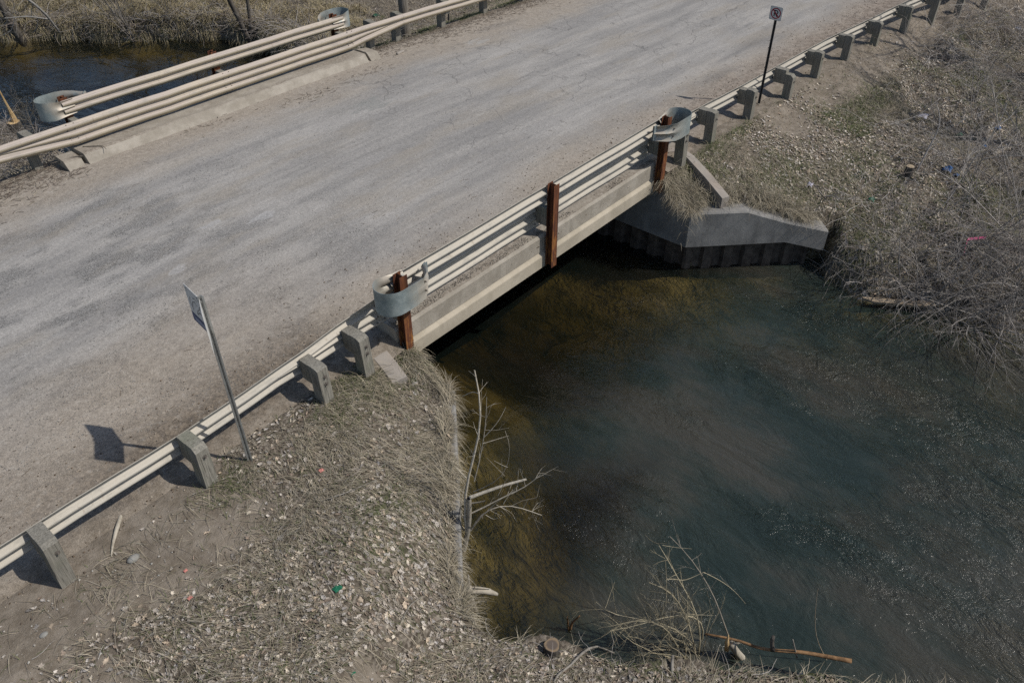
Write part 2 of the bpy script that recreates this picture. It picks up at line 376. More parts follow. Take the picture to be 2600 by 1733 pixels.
def mat_galv():
    t = NT('galvanised_blue_steel')
    c = t.mix(t.ramp(t.noise(3.2, 6, .7), .34, .68), (.21, .265, .275), (.40, .455, .455))
    c = t.mix(t.ramp(t.noise(1.3, 4, .6, t.map(loc=(2, 7, 1))), .48, .66, 0, .75), c, (.43, .40, .34))
    c = t.mix(t.ramp(t.noise(26, 4, .75), .55, .75, 0, .35), c, (.17, .21, .22))
    c = t.mix(t.math('MULTIPLY', t.attr('tint', 'Fac'), t.ramp(t.noise(4, 4, .6), .25, .5)), c, (.45, .405, .34))
    t.bump(t.noise(9, 4, .6), .08, .01)
    return t.base(c, .55, .35, .4)
def mat_rust():
    t = NT('rusty_steel'); st = t.noise(3.0, 5, .7, t.map((5, 5, .55)))
    c = t.mix(t.ramp(st, .38, .66), (.075, .032, .022), (.185, .068, .033))
    z = t.sep()[2]
    c = t.mix(t.math('MULTIPLY', t.ramp(t.noise(4.5, 5, .7, t.map((6, 6, .9), loc=(1, 2, 3))), .48, .62), t.ramp(z, 1.2, -.1, .15, .95)), c, (.34, .150, .045))
    c = t.mix(t.ramp(t.noise(30, 4, .8), .58, .72, 0, .6), c, (.035, .018, .014))
    t.bump(t.noise(35, 5, .7), .3, .006)
    return t.base(c, .88, .0, .2)
def mat_wood(name='weathered_post_wood', a=(.175, .168, .145), b=(.34, .32, .275), seed=0):
    t = NT(name)
    tc = t.new('ShaderNodeTexCoord').outputs['Object']
    oi = t.new('ShaderNodeObjectInfo').outputs['Random']
    g = t.noise(3.5, 6, .7, t.map((14, 14, .8), vec=tc, loc=(seed, 0, 0)))
    nz = t.sep(t.geo.outputs['Normal'])[2]
    c = t.mix(t.ramp(g, .32, .7), a, b)
    c = t.mix(t.ramp(t.noise(2.2, 4, .6), .5, .72, 0, .5), c, (.20, .215, .15))
    top = t.noise(20, 4, .7, t.map((1, 3, 1), (0, 0, .4)))
    c = t.mix(t.math('MULTIPLY', t.ramp(nz, .5, .9), t.ramp(top, .56, .7)), c, (.06, .052, .042))
    ck = t.noise(5.5, 3, .5, t.map((22, 22, .5), vec=tc))
    c = t.mix(t.math('MULTIPLY', t.ramp(ck, .62, .68), t.ramp(nz, .6, .2)), c, (.045, .04, .033))
    c = t.mix(t.math('MULTIPLY', oi, .22), c, (.13, .12, .10))
    t.bump(t.math('ADD', g, t.math('MULTIPLY', ck, -.6)), .5, .012)
    return t.base(c, .9, spec=.15)
def mat_plain(name, c, rough=.6, metal=0.0, var=.25, scale=12):
    t = NT(name)
    col = t.mix(t.ramp(t.noise(scale, 5, .65), .3, .7), tuple(q*(1-var) for q in c), tuple(min(q*(1+var), 1) for q in c))
    return t.base(col, rough, metal)
def mat_tint(name, rough=.85, var=.35, scale=30, transl=0.0):
    t = NT(name); c = t.attr('tint')
    c = t.mix(t.ramp(t.noise(scale, 4, .7), .3, .7), t.mix(1.0, c, (1-var,)*3, 'MULTIPLY'), t.mix(1.0, c, (1+var,)*3, 'MULTIPLY'))
    m = t.base(c, rough, spec=.15)
    return m
def mat_bark(name, a, b, scale=9):
    t = NT(name); g = t.noise(scale, 5, .7, t.map((1, 1, .35)))
    c = t.mix(t.ramp(g, .32, .68), a, b); t.bump(g, .5, .012); return t.base(c, .9, spec=.15)
def mat_ground():
    t = NT('soil_and_litter'); bare = t.attr('tint', 'Color')
    sp = t.new('ShaderNodeSeparateColor'); t.l.new(bare, sp.inputs[0]); bm, gm, wm = sp.outputs[0], sp.outputs[1], sp.outputs[2]
    n = t.noise(16, 6, .75)
    lit = t.mix(t.ramp(n, .36, .66), (.075, .062, .048), (.205, .175, .140))
    cell = t.voro(26, out='Color'); cs = t.new('ShaderNodeSeparateColor'); t.l.new(cell, cs.inputs[0])
    lit = t.mix(t.ramp(cs.outputs[0], .55, .85, 0, .8), lit, (.30, .262, .215))
    lit = t.mix(t.math('MULTIPLY', t.ramp(t.noise(2.2, 5, .65), .46, .62), gm), lit, t.mix(t.ramp(n, .38, .64), (.05, .058, .028), (.145, .150, .080)))
    soil = soil_nodes(t)
    bmn = t.ramp(t.math('ADD', bm, t.math('MULTIPLY', t.math('SUBTRACT', t.noise(3.4, 5, .7), .5), .9)), .35, .65)
    c = t.mix(bmn, lit, soil)
    # river bed: sand, olive algae and dark weed
    bed = t.mix(t.ramp(t.noise(.8, 5, .6, t.map((1, .45, 1), (0, 0, .5))), .38, .64), (.13, .105, .035), (.40, .32, .15))
    bed = t.mix(t.ramp(t.noise(1.6, 6, .7, t.map((1.6, .5, 1), (0, 0, .6), (3, 3, 0))), .52, .66, 0, .8), bed, (.05, .052, .024))
    c = t.mix(wm, c, bed)
    t.bump(t.math('ADD', n, t.math('MULTIPLY', t.noise(50, 4, .8), .5)), .8, .03)
    return t.base(c, .95, spec=.1)
def mat_water():
    t = NT('river_water'); nd = t.n; nd.remove(t.b)
    flow = t.map((1, .5, 1), (0, 0, .45))
    rdg = lambda n_: t.math('SUBTRACT', 1.0, t.math('ABSOLUTE', t.math('MULTIPLY_ADD', n_, 3.2, -1.6)))
    flow2 = t.map((1, .42, 1), (0, 0, .75), (3, 1, 0))
    wv = t.noise(.9, 3, .55, flow, 1.2); md = t.math('ADD', t.math('MULTIPLY', rdg(t.noise(1.9, 5, .62, flow, 2.0)), .5), t.math('MULTIPLY', rdg(t.noise(4.4, 4, .6, flow2, 1.4)), .26)); fn = rdg(t.noise(9.5, 3, .6, flow2, 1.0)); uf = t.noise(21, 2, .6, flow2, .8)
    x, y, z = t.sep()
    # rougher water downstream and in patches, calmer near the left wall and upstream
    patch = t.ramp(t.noise(.42, 4, .6, t.map((1, .6, 1), (0, 0, .5), (5, 2, 0))), .38, .66)
    down = t.ramp(t.math('ADD', y, t.math('MULTIPLY', x, -.35)), 1.5, -9.0, .12, 1.0)
    amp = t.math('MULTIPLY', down, t.math('ADD', t.math('MULTIPLY', patch, .85), .25))
    spark = t.ramp(t.noise(1.25, 4, .65, t.map((1, .55, 1), (0, 0, .5), (9, 4, 0))), .59, .72)
    ufa = t.math('MULTIPLY', t.math('ADD', t.math('MULTIPLY', spark, .21), .0), down)
    h = t.math('ADD', t.math('MULTIPLY', wv, 1.5), t.math('ADD', t.math('MULTIPLY', t.math('ADD', t.math('MULTIPLY', md, 1.75), t.math('MULTIPLY', fn, .16)), amp), t.math('MULTIPLY', uf, ufa)))
    bp = t.new('ShaderNodeBump'); t.l.new(h, bp.inputs['Height']); bp.inputs['Strength'].default_value = 1.0; bp.inputs['Distance'].default_value = .06
    gl = t.new('ShaderNodeBsdfGlossy'); gl.inputs['Roughness'].default_value = .085; gl.inputs['Color'].default_value = (1, 1, 1, 1); t.l.new(bp.outputs[0], gl.inputs['Normal'])
    tr = t.new('ShaderNodeBsdfTransparent'); tr.inputs['Color'].default_value = (.93, .93, .90, 1)
    silt_sky_teal = t.new('ShaderNodeBsdfDiffuse'); sn = t.noise(.75, 5, .6, t.map((1, .5, 1), (0, 0, .5), (2, 6, 0)))
    t.l.new(bp.outputs[0], silt_sky_teal.inputs['Normal']); t.put(silt_sky_teal.inputs['Color'], t.mix(t.ramp(sn, .38, .66), (.054, .082, .070), (.102, .100, .080)))  # grey-brown silt clouds, plus the sky reflection's teal put into the diffuse colour
    m0 = t.new('ShaderNodeMixShader'); t.put(m0.inputs[0], t.math('MULTIPLY', t.ramp(sn, .30, .62, .36, .50), t.math('MULTIPLY_ADD', t.math('MULTIPLY', t.math('MAXIMUM', t.ramp(t.math('ADD', x, t.math('MULTIPLY', y, .55)), -.4, 2.0), t.ramp(t.math('ADD', y, t.math('MULTIPLY', x, -.25)), -3.7, -5.0)), t.ramp(t.math('ADD', y, t.math('MULTIPLY', t.noise(.8, 4, .6), 1.6)), -.1, -2.4)), .82, .18))); t.l.new(tr.outputs[0], m0.inputs[1]); t.l.new(silt_sky_teal.outputs[0], m0.inputs[2])
    fr = t.new('ShaderNodeFresnel'); fr.inputs['IOR'].default_value = 1.45; t.l.new(bp.outputs[0], fr.inputs['Normal'])
    mx = t.new('ShaderNodeMixShader'); t.l.new(fr.outputs[0], mx.inputs[0]); t.l.new(m0.outputs[0], mx.inputs[1]); t.l.new(gl.outputs[0], mx.inputs[2])
    t.l.new(mx.outputs[0], t.out.inputs['Surface'])
    va = t.new('ShaderNodeVolumeAbsorption'); va.inputs['Color'].default_value = (.52, .47, .24, 1); va.inputs['Density'].default_value = 1.5
    t.l.new(va.outputs[0], t.out.inputs['Volume'])
    return t.m

M = dict(
    road=mat_road(), ground=mat_ground(), water=mat_water(), curb=mat_curb(),
    conc=mat_concrete('beam_concrete', (.395, .35, .275), (.50, .445, .355), (.27, .235, .18), .5),
    conc_grey=mat_concrete('abutment_concrete', (.22, .215, .205), (.34, .33, .31), (.10, .098, .094), .8),
    conc_old=mat_concrete('old_wall_concrete', (.28, .255, .225), (.37, .335, .295), (.19, .17, .15), .4, (.36, .29, .235)),
    rail=mat_rail('guardrail_steel', (.375, .36, .32), (.47, .435, .375)),
    rail_far=mat_rail('guardrail_steel_far', (.47, .412, .31), (.40, .35, .315)),
    galv=mat_galv(), rust=mat_rust(), wood=mat_wood(),
    pile=mat_plain('sheet_pile_steel', (.115, .096, .08), .8, .2, .4, 6),
    bolt=mat_plain('bolt_steel', (.19, .17, .15), .6, .4),
    sign_white=mat_plain('sign_sheeting', (.66, .66, .64), .5, 0, .06), sign_blue=mat_plain('sign_blue', (.022, .055, .17), .5, 0, .1),
    sign_ink=mat_plain('sign_ink', (.03, .035, .045), .5, 0, .1), sign_red=mat_plain('sign_red', (.30, .012, .03), .5, 0, .1),
    sign_pole=mat_plain('galvanised_sign_post', (.40, .405, .39), .45, .5, .2), black_pole=mat_plain('dark_sign_post', (.035, .036, .04), .5, .2, .3),
    leaf=mat_tint('dead_leaf', .8, .25, 40), blade=mat_tint('grass_blade', .8, .2, 8), twig=mat_tint('twig_bark', .85, .3, 24),
    bark_dark=mat_bark('dark_bark', (.055, .048, .042), (.15, .135, .115)), bark_grey=mat_bark('grey_bark', (.15, .135, .115), (.34, .315, .275)),
    bare_wood=mat_bark('bleached_wood', (.30, .265, .21), (.50, .455, .375)), fresh_wood=mat_bark('split_wood', (.42, .28, .13), (.62, .46, .25)),
    orange_bark=mat_bark('orange_bark', (.13, .075, .04), (.34, .205, .105)), cut=mat_plain('cut_end', (.20, .145, .10), .85, 0, .35, 18),
    plank=mat_bark('old_plank', (.30, .235, .165), (.46, .37, .27)), stone=mat_plain('pale_stone', (.26, .255, .235), .8, 0, .2),
    blue_bag=mat_plain('blue_plastic', (.02, .085, .23), .45, 0, .4), green_bag=mat_plain('green_plastic', (.015, .13, .07), .45, 0, .3),
    pink=mat_plain('pink_tape', (.60, .12, .26), .5, 0, .15), red_bit=mat_plain('coral_plastic', (.55, .22, .18), .5, 0, .2), pale_bit=mat_plain('pale_plastic', (.55, .53, .60), .5, 0, .1),
    pebble=mat_tint('pebble', .85, .15, 60), pole=mat_wood('pole_wood', (.14, .125, .105), (.30, .27, .23)),
)

# ------------------------------------------------------------------ ground, road, water
def lines(*segs):
    out = []
    for a, b, d in segs: out += list(np.arange(a, b-1e-6, d))
    return np.array(out + [segs[-1][1]])
def grid_mesh(X, Y, Z):
    nx, ny = len(X), len(Y)
    i, j = np.meshgrid(np.arange(nx-1), np.arange(ny-1), indexing='ij')
    F = np.stack([i*ny+j, (i+1)*ny+j, (i+1)*ny+j+1, i*ny+j+1], -1).reshape(-1, 4)
    xx, yy = np.meshgrid(X, Y, indexing='ij')
    return np.stack([xx, yy, Z], -1).reshape(-1, 3), F
def blob(x, y, cx, cy, rx, ry): return np.clip(1.3 - ((x-cx)/rx)**2 - ((y-cy)/ry)**2, 0, 1)
def bare_mask(x, y):
    b = blob(x, y, -3.3, -.9, 1.25, .75)
    b = np.maximum(b, blob(x, y, -5.6, -.8, 1.8, .8)); b = np.maximum(b, blob(x, y, -5.2, -2.0, .9, .8)*.8)
    b = np.maximum(b, blob(x, y, -2.9, -3.9, .45, .55)*.9)
    b = np.maximum(b, blob(x, y, 10.6, -.85, .7, .55)*.75); b = np.maximum(b, blob(x, y, 13.2, -1.0, .9, .7)); b = np.maximum(b, blob(x, y, 17.5, -.9, 4.5, .75)); b = np.maximum(b, blob(x, y, 24, -1.0, 5, .9))
    s = sstep(-.55, -.25, y)*(1-sstep(10.0, 10.6, y)); s = s*(1 - sstep(-2.6, -1.9, x)*sstep(1.6, 1.0, x)*sstep(.1, -.1, y)*.9)
    return np.clip(np.maximum(b, s), 0, 1)
def green_mask(x, y):
    g = sstep(.44, .60, fbm(x*.55+3, y*.55, 77))
    g = np.maximum(g, blob(x, y, 10.7, -2.0, 1.4, .9)*.7); g = np.maximum(g, blob(x, y, 12.6, -3.2, 1.6, .8)*.6)
    g = np.maximum(g, blob(x, y, .3, -.5, .7, .6)); g = np.maximum(g, blob(x, y, 9.5, -.7, .9, .8))
    return g
X = lines((-300, -40, 20), (-40, -9, 1.2), (-9, 13, .07), (13, 34, .22), (34, 60, 2), (60, 300, 20))
Y = lines((-300, -40, 20), (-40, -10.5, 1.0), (-10.5, 1.0, .07), (1, 10, .3), (10, 36, .18), (36, 60, 2), (60, 300, 20))
xx, yy = np.meshgrid(X, Y, indexing='ij')
Z = height(xx, yy)
V, F = grid_mesh(X, Y, Z)
xf, yf, zf = V[:, 0], V[:, 1], V[:, 2]
cz = np.stack([bare_mask(xf, yf), green_mask(xf, yf), sstep(WATER+.06, WATER-.04, zf)], -1)
tag(link('ground', new_mesh('ground', V, F, M['ground'], cz, True)), kind='structure')

BX0, BX1 = .95, 8.66                                          # the span
RXs = lines((-300, -40, 20), (-40, -9, 1), (-9, 34, .12), (34, 60, 2), (60, 300, 20))
RXs = np.unique(np.concatenate([RXs, [BX0, BX1]]))
RYs = np.unique(np.concatenate([np.arange(-.36, 10.11, .10), [.35, 9.35]]))
xx, yy = np.meshgrid(RXs, RYs, indexing='ij')
ZR = zroad(xx) + .05 - .05*((yy-4.9)/4.9)**2 + (fbm(xx*.7, yy*1.1, 51)-.47)*.05 + (fbm(xx*5, yy*5, 53)-.47)*.012
edge = np.minimum(yy+.36, 10.12-yy); ZR = ZR - .10*(1-sstep(0, .4, edge))
# a low windrow of soil under the near rail on the left and right approaches
ZR += .07*np.exp(-((yy-.25)/.22)**2)*(sstep(1.0, -.5, xx)*.8 + sstep(9, 11, xx))*(fbm(xx*2.2, yy*3, 58))*1.4
V, F = grid_mesh(RXs, RYs, ZR)
cx = V[F].mean(1); keep = ~((cx[:, 0] > BX0) & (cx[:, 0] < BX1) & ((cx[:, 1] < .35) | (cx[:, 1] > 9.35)))
tag(link('road', new_mesh('road', V, F[keep], M['road'], None, True)), kind='structure')
def road_z(x, y): return float(zroad(x) + .05 - .05*((y-4.9)/4.9)**2)

b = MB(); b.box(-90, 90, -90, 90, -6.0, WATER)
tag(b.build('water', M['water']), kind='structure')

# ------------------------------------------------------------------ the bridge
D = 9.75                                                      # back plane of the far rail; near rail back plane is y = 0
def flip(pts, far):                                           # mirror a cross-section to the far side
    return [(D - y, z) for y, z in pts] if far else pts
br = empty('bridge', (4.8, 4.9, -.37), 'low concrete road bridge with pale edge beams over the dark river', 'bridge')
def prism_x(sec, xs, name, mat, parent, bevel=0.0, jitter=0.0):
    mb = MB(); rings = []
    for x in xs: rings.append(np.array([(x, y, z + (jitter*(vnoise(x*3.1, y*9, 4)-.5) if z > .1 else 0)) for y, z in sec]))
    mb.loft(rings); return mb.build(name, mat, parent, bevel=bevel)
xs = np.linspace(BX0, BX1, 40)
b = MB(); b.box(BX0-.3, BX1+.3, -.12, D+.12, -.36, .02); b.build('deck', M['conc_grey'], br)
for far in (False, True):
    sec = flip([(-.19, -.045), (-.19, .245), (-.155, .295), (.43, .305), (.47, .285), (.62, .10), (.62, -.03), (-.10, -.045)], far)
    prism_x(sec, np.linspace(.80 if far else BX0, 8.72 if far else BX1, 60), 'curb', M['curb'], br, jitter=.012)
    sec = flip([(-.09, -.055), (-.165, -.056), (-.178, -.066), (-.190, -.085), (-.231, -.125), (-.235, -.14), (-.235, -.37), (-.05, -.37), (-.05, -.056)], far)
    prism_x(sec, xs, 'edge_beam', M['conc'], br)
# broken curb ends beyond the span (far side)
for (x0, x1, dz, sk) in ((8.80, 9.12, .0, .10), (.38, .74, -.05, -.10)):
    mb = MB(); sec = flip([(.02, .0), (.02, .30), (.42, .30), (.46, .27), (.60, .08), (.60, .0)], True)
    rings = []
    for k, x in enumerate(np.linspace(x0, x1, 5)):
        rings.append(np.array([(x + sk*(D-.3-y)*.3 + (vnoise(y*7, k*3.3, 8)-.5)*.03, y - sk*.4*k/4, z*(1-.10*k/4) + dz + .02) for y, z in sec]))
    mb.loft(rings); o = mb.build('curb_end', M['curb'], br); o['label'] = 'broken curb end block'
# abutment caps with flared wings
def wing_path(right, far):
    s = [(8.42, -1.15), (8.44, -1.17), (9.29, -2.02), (9.99, -2.72), (10.64, -3.37)]
    return s
def cap_wall(right, far):
    """one abutment half: straight face under the deck and a 45 degree flared wing stepping down"""
    pts = [(8.42, 4.87, -.40, -1.43), (8.42, -.55, -.40, -1.43), (8.42, -1.15, -.60, -1.43), (9.29, -2.02, -.60, -1.42), (9.99, -2.72, -.93, -1.41), (10.64, -3.37, -1.17, -1.67)]
    mb = MB(); rings = []
    th = .43
    n = len(pts)
    for i, (x, y, zt, zb) in enumerate(pts):
        if i <= 1: nx, ny = 1, 0
        elif i == 2: nx, ny = 1, .414
        else: nx, ny = .707, .707
        rings.append(np.array([(x, y, zb), (x, y, zt-.03), (x+.03*nx, y+.03*ny, zt), (x+th*nx, y+th*ny, zt), (x+th*nx, y+th*ny, zb)]))
    rings = [r.copy() for r in rings]
    for r in rings:
        if not right: r[:, 0] = 9.64 - r[:, 0]
        if far: r[:, 1] = D - r[:, 1]
    mb.loft(rings); return mb
for right in (True, False):
    for far in (False, True):
        o = cap_wall(right, far).build('wing_wall', M['conc_grey'], br)
def sheet_piles(right, far, visible):
    path = [(8.60, 4.87)] + [(8.60, -1.12), (10.72, -3.24)]
    P = np.array(path); seg = np.linalg.norm(np.diff(P, axis=0), axis=1); tot = seg.sum(); pitch = .46
    k = int(tot/pitch)
    def at(s):
        i = 0
        while i < len(seg)-1 and s > seg[i]: s -= seg[i]; i += 1
        d = (P[i+1]-P[i])/seg[i]; return P[i] + d*s, np.array([-d[1], d[0]])
    for i in range(k):
        mb = MB(); prof = [(.0, .0), (.12, .0), (.17, .10), (.34, .10), (.39, .0), (.46, .0)]; ring_b = []; ring_t = []
        for s_, dep in prof:
            p, nrm = at(min(i*pitch+s_, tot-1e-6)); q = p + nrm*dep*(1)
            ring_b.append(q)
        back = [at(min(i*pitch+s_, tot-1e-6))[0] + at(min(i*pitch+s_, tot-1e-6))[1]*(dep+.012) for s_, dep in prof][::-1]
        loop = np.array(ring_b + back)
        if not right: loop[:, 0] = 9.64 - loop[:, 0]
        if far: loop[:, 1] = D - loop[:, 1]
        zt = -1.38 if True else 0
        mb.loft([np.c_[loop, np.full(len(loop), -3.6)], np.c_[loop, np.full(len(loop), zt - (.25 if i*pitch > tot-.6 else 0))]])
        mb.build('sheet_pile', M['pile'], br)
sheet_piles(True, False, True); sheet_piles(False, False, True); sheet_piles(True, True, False)
# old slanted wing walls half buried beside the span
def slab(path, width, thick, name, mat):
    mb = MB(); rings = []
    P = np.array(path); T = np.gradient(P, axis=0)
    for p, t in zip(P, T):
        s = np.array([-t[1], t[0], 0]); s /= np.linalg.norm(s); w = s*width/2; h = np.array([0, 0, thick])
        rings.append(np.array([p-w-h, p+w-h, p+w-[0,0,.02], p+w*.93, p-w*.93, p-w-[0,0,.02]]))
    mb.loft(rings); return mb.build(name, mat, br)
o = slab([(9.42, .15, .10), (9.56, -.12, .11), (9.50, -.40, .07), (9.30, -1.0, -.13), (9.12, -1.55, -.36)], .21, .75, 'old_wing_wall', M['conc_old']); o['label'] = 'slanted old concrete wing wall half buried in grass'
o = slab([(.64, -.05, .03), (.60, -.20, .02), (.55, -.48, -.05), (.51, -.70, -.14)], .27, .5, 'old_wing_wall', M['conc_old']); o['label'] = 'short old concrete wing wall sunk in grass'

# ------------------------------------------------------------------ guardrails
def wave(z0, h, n=8):                                             # one rounded corrugation, n steps from valley to valley
    out = []
    for k in range(n+1):
        u = k/n; c = .5-.5*math.cos(2*math.pi*u); out.append((.002 + .082*min(1, c*1.30)**.80, z0 + h*u))
    return out
def w_prof():                                                   # (depth towards traffic, height above bottom), 0.312 tall
    p = wave(0, .156) + wave(.156, .156)[1:]; p[0] = (.022, .0); p[-1] = (.022, .312); return p
def thrie_prof():
    h = .506/3; p = wave(0, h) + wave(h, h)[1:] + wave(2*h, h)[1:]; p[0] = (.022, .0); p[-1] = (.022, .506); return p
def w_as_thrie():                                               # W section laid against the top of a thrie section, mid hump folded away
    w_ = [(d, z+.194) for d, z in w_prof()]
    return w_[:9] + [(w_[8][0]+.002*k/8, w_[8][1]+.0008*k) for k in range(1, 9)] + w_[9:]
def sweep_rail(stations, far, mb=None):
    """stations: list of (x, y_back, z_bottom, profile)"""
    mb = mb or MB(); rings = []
    for x, yb, zb, prof in stations:
        yb = yb + (float(vnoise(x*1.9, 3.3, 41))-.5)*.022; zb = zb + (float(vnoise(x*1.3, 8.3, 42))-.5)*.016
        pr = [(x, yb+d, zb+z) for d, z in prof]; pk = [(x, yb+d-.005, zb+z) for d, z in prof][::-1]
        pk[0] = (x, yb+prof[-1][0]-.004, zb+prof[-1][1]-.002); pk[-1] = (x, yb+prof[0][0]-.004, zb+prof[0][1]+.002)
        ring = np.array(pr+pk)
        if far: ring[:, 1] = D - ring[:, 1]
        rings.append(ring)
    mb.loft(rings, caps=False); return mb
NRX = [-30, -8, -4.4, -2.6, -1.6, -.63, .11, .9, 8.6, 9.3, 10.4, 12.3, 14.2, 16.1, 18.0, 19.9, 21.9, 23.8, 40]
NRZ = [.30, .56, .60, .605, .66, .74, .82, .866, .866, .85, .79, .70, .63, .57, .53, .47, .50, .50, .2]
FRX = [-30, -3, 0, 8.6, 10.6, 12.3, 16, 20, 40]; FRZ = [.45, .78, .85, .866, .84, .80, .70, .60, .2]
def rail_top(x, far): return float(np.interp(x, FRX if far else NRX, FRZ if far else NRZ))
def rail_y(x): return float(-.016*max(x-15, 0)**2 * (1 if x < 40 else 1) * .5) if x > 15 else 0.0
def guardrail(far):
    yb0 = (lambda x: 0.0) if far else rail_y
    ymid = D if far else 0
    g = empty('guardrail', (4.8, ymid, road_z(4.8, 0)),
              'cream steel guardrail with triple corrugated span along the far river side of the road' if far else 'steel guardrail seen from behind along the near road edge on timber posts', 'guardrail',
              'guardrails along the road')
    mat = M['rail_far'] if far else M['rail']
    T, Wt = np.array(thrie_prof()), np.array(w_as_thrie())
    # thrie panels over the span
    a, m_, c = .9, 4.75, 8.62
    for x0, x1 in ((a, m_), (m_, c)):
        xs_ = np.linspace(x0-.02, x1+.10, 8)
        lap = .004 if x0 > 2 else 0
        sweep_rail([(x, -lap, rail_top(x, far)-.506, T) for x in xs_], far).build('thrie_rail', mat, g, smooth=True)
    for x0, x1 in ((c, c+1.95), (a, a-1.95)):
        st = []
        for k in np.linspace(0, 1, 12):
            x = x0 + (x1-x0)*k; pr = T*(1-k) + Wt*k; st.append((x, yb0(x)-.004*(x0 > 2), rail_top(x, far)-.506, pr))
        if x1 < x0: st = st[::-1]
        sweep_rail(st, far).build('transition_rail', mat, g, smooth=True)
    Wp = np.array(w_prof())
    for sgn, start, n in ((1, c+1.95, 10), (-1, a-1.95, 5)):
        for i in range(n):
            x0 = start + sgn*3.81*i; x1 = start + sgn*3.81*(i+1) + sgn*.12
            xs_ = np.linspace(min(x0, x1), max(x0, x1), 9)
            sweep_rail([(x, yb0(x) + .004*(i % 2), rail_top(x, far)-.312, Wp) for x in xs_], far).build('rail_panel', mat, g, smooth=True)
    # timber posts with blockouts
    if far: px = [-4.85, -2.95, -1.05, .05, 9.55, 10.6, 12.45, 14.35, 16.3, 18.2, 20.1, 22, 24, 26]
    else: px = [-8.23, -6.33, -4.42, -2.53, -.60, .18, 9.15, 10.42, 12.33, 14.24, 16.14, 18.05, 19.95, 21.9, 23.8, 25.7, 27.6]
    for x in px:
        y0 = yb0(x); ztop = rail_top(x, far) + (.02 if x < 0 and not far else .0)
        if not far and -.9 < x < .3: ztop -= .10
        short = (not far) and abs(x-14.24) < .1
        zt = ztop - (.10 if short else 0); oy = -.10 if short else 0
        w2 = .088; rot = R.normal(0, .03); ln = R.normal(0, .035); ztop += R.normal(0, .012)
        base = min(zroad(x), .1) - .75
        def blk(yA, yB, z0, z1, chA, chB, name, par, bev):
            """box with a sloped or clipped top; A is the road side"""
            sec = [(yA, z0), (yA, z1-chA), (yA-(.05 if chA else .001), z1), (yB+(.07 if chB else .001), z1), (yB, z1-chB), (yB, z0)]
            mb = MB(); rg = []
            for xx_ in (x-w2, x+w2):
                r_ = np.array([(xx_ + (z-z1)*ln + rot*(y-y0), y, z) for y, z in sec])
                if far: r_[:, 1] = D - r_[:, 1]
                rg.append(r_)
            mb.loft(rg); return mb.build(name, M['wood'], par, bevel=bev)
        ps = blk(y0-.205+oy, y0-.41+oy, base, zt, 0, (.03, .06, .02)[len(g.children) % 3], 'post', g, .008)
        blk(y0-.003, y0-.20+oy, ztop-.36, ztop-.01, .0, 0, 'blockout', ps, .008)
        mb = MB(); yo = y0-.41+oy
        for zz in (zt-.17, zt-.30) if (-1 < x < 10) else (zt-.17,):
            p0, p1 = (x+.02, yo+.01, zz), (x+.02, yo-.035, zz)
            if far: p0 = (p0[0], D-p0[1], p0[2]); p1 = (p1[0], D-p1[1], p1[2])
            mb.tube([p0, p1], .013, 6); q = [(x+.02, yo-.002, zz), (x+.02, yo-.010, zz)]
            if far: q = [(a_, D-b_, c_) for a_, b_, c_ in q]
            mb.tube(q, .03, 6)
        mb.build('bolt', M['bolt'], ps)
    # splice bolts
    mb = MB(); t_ = T
    for xj in (a, m_, c):
        for dx in (-.10, .06):
            for zz in (.032, .135, .178, .328, .371, .474):
                pr = np.interp(zz, [q[1] for q in T], [q[0] for q in T]); zt_ = rail_top(xj, far)-.506+zz
                for s0, s1 in ((.0, .012),):
                    q = [(xj+dx, pr+s0, zt_), (xj+dx, pr+s1, zt_)]
                    if not far: q = [(xj+dx, pr-.012, zt_), (xj+dx, pr+.002, zt_)]
                    if far: q = [(A_, D-B_, C_) for A_, B_, C_ in q]
                    mb.tube(q, .014, 6)
    o = mb.build('splice_bolts', M['bolt'], g); o['kind'] = 'stuff'
    return g
guardrail(False); guardrail(True)

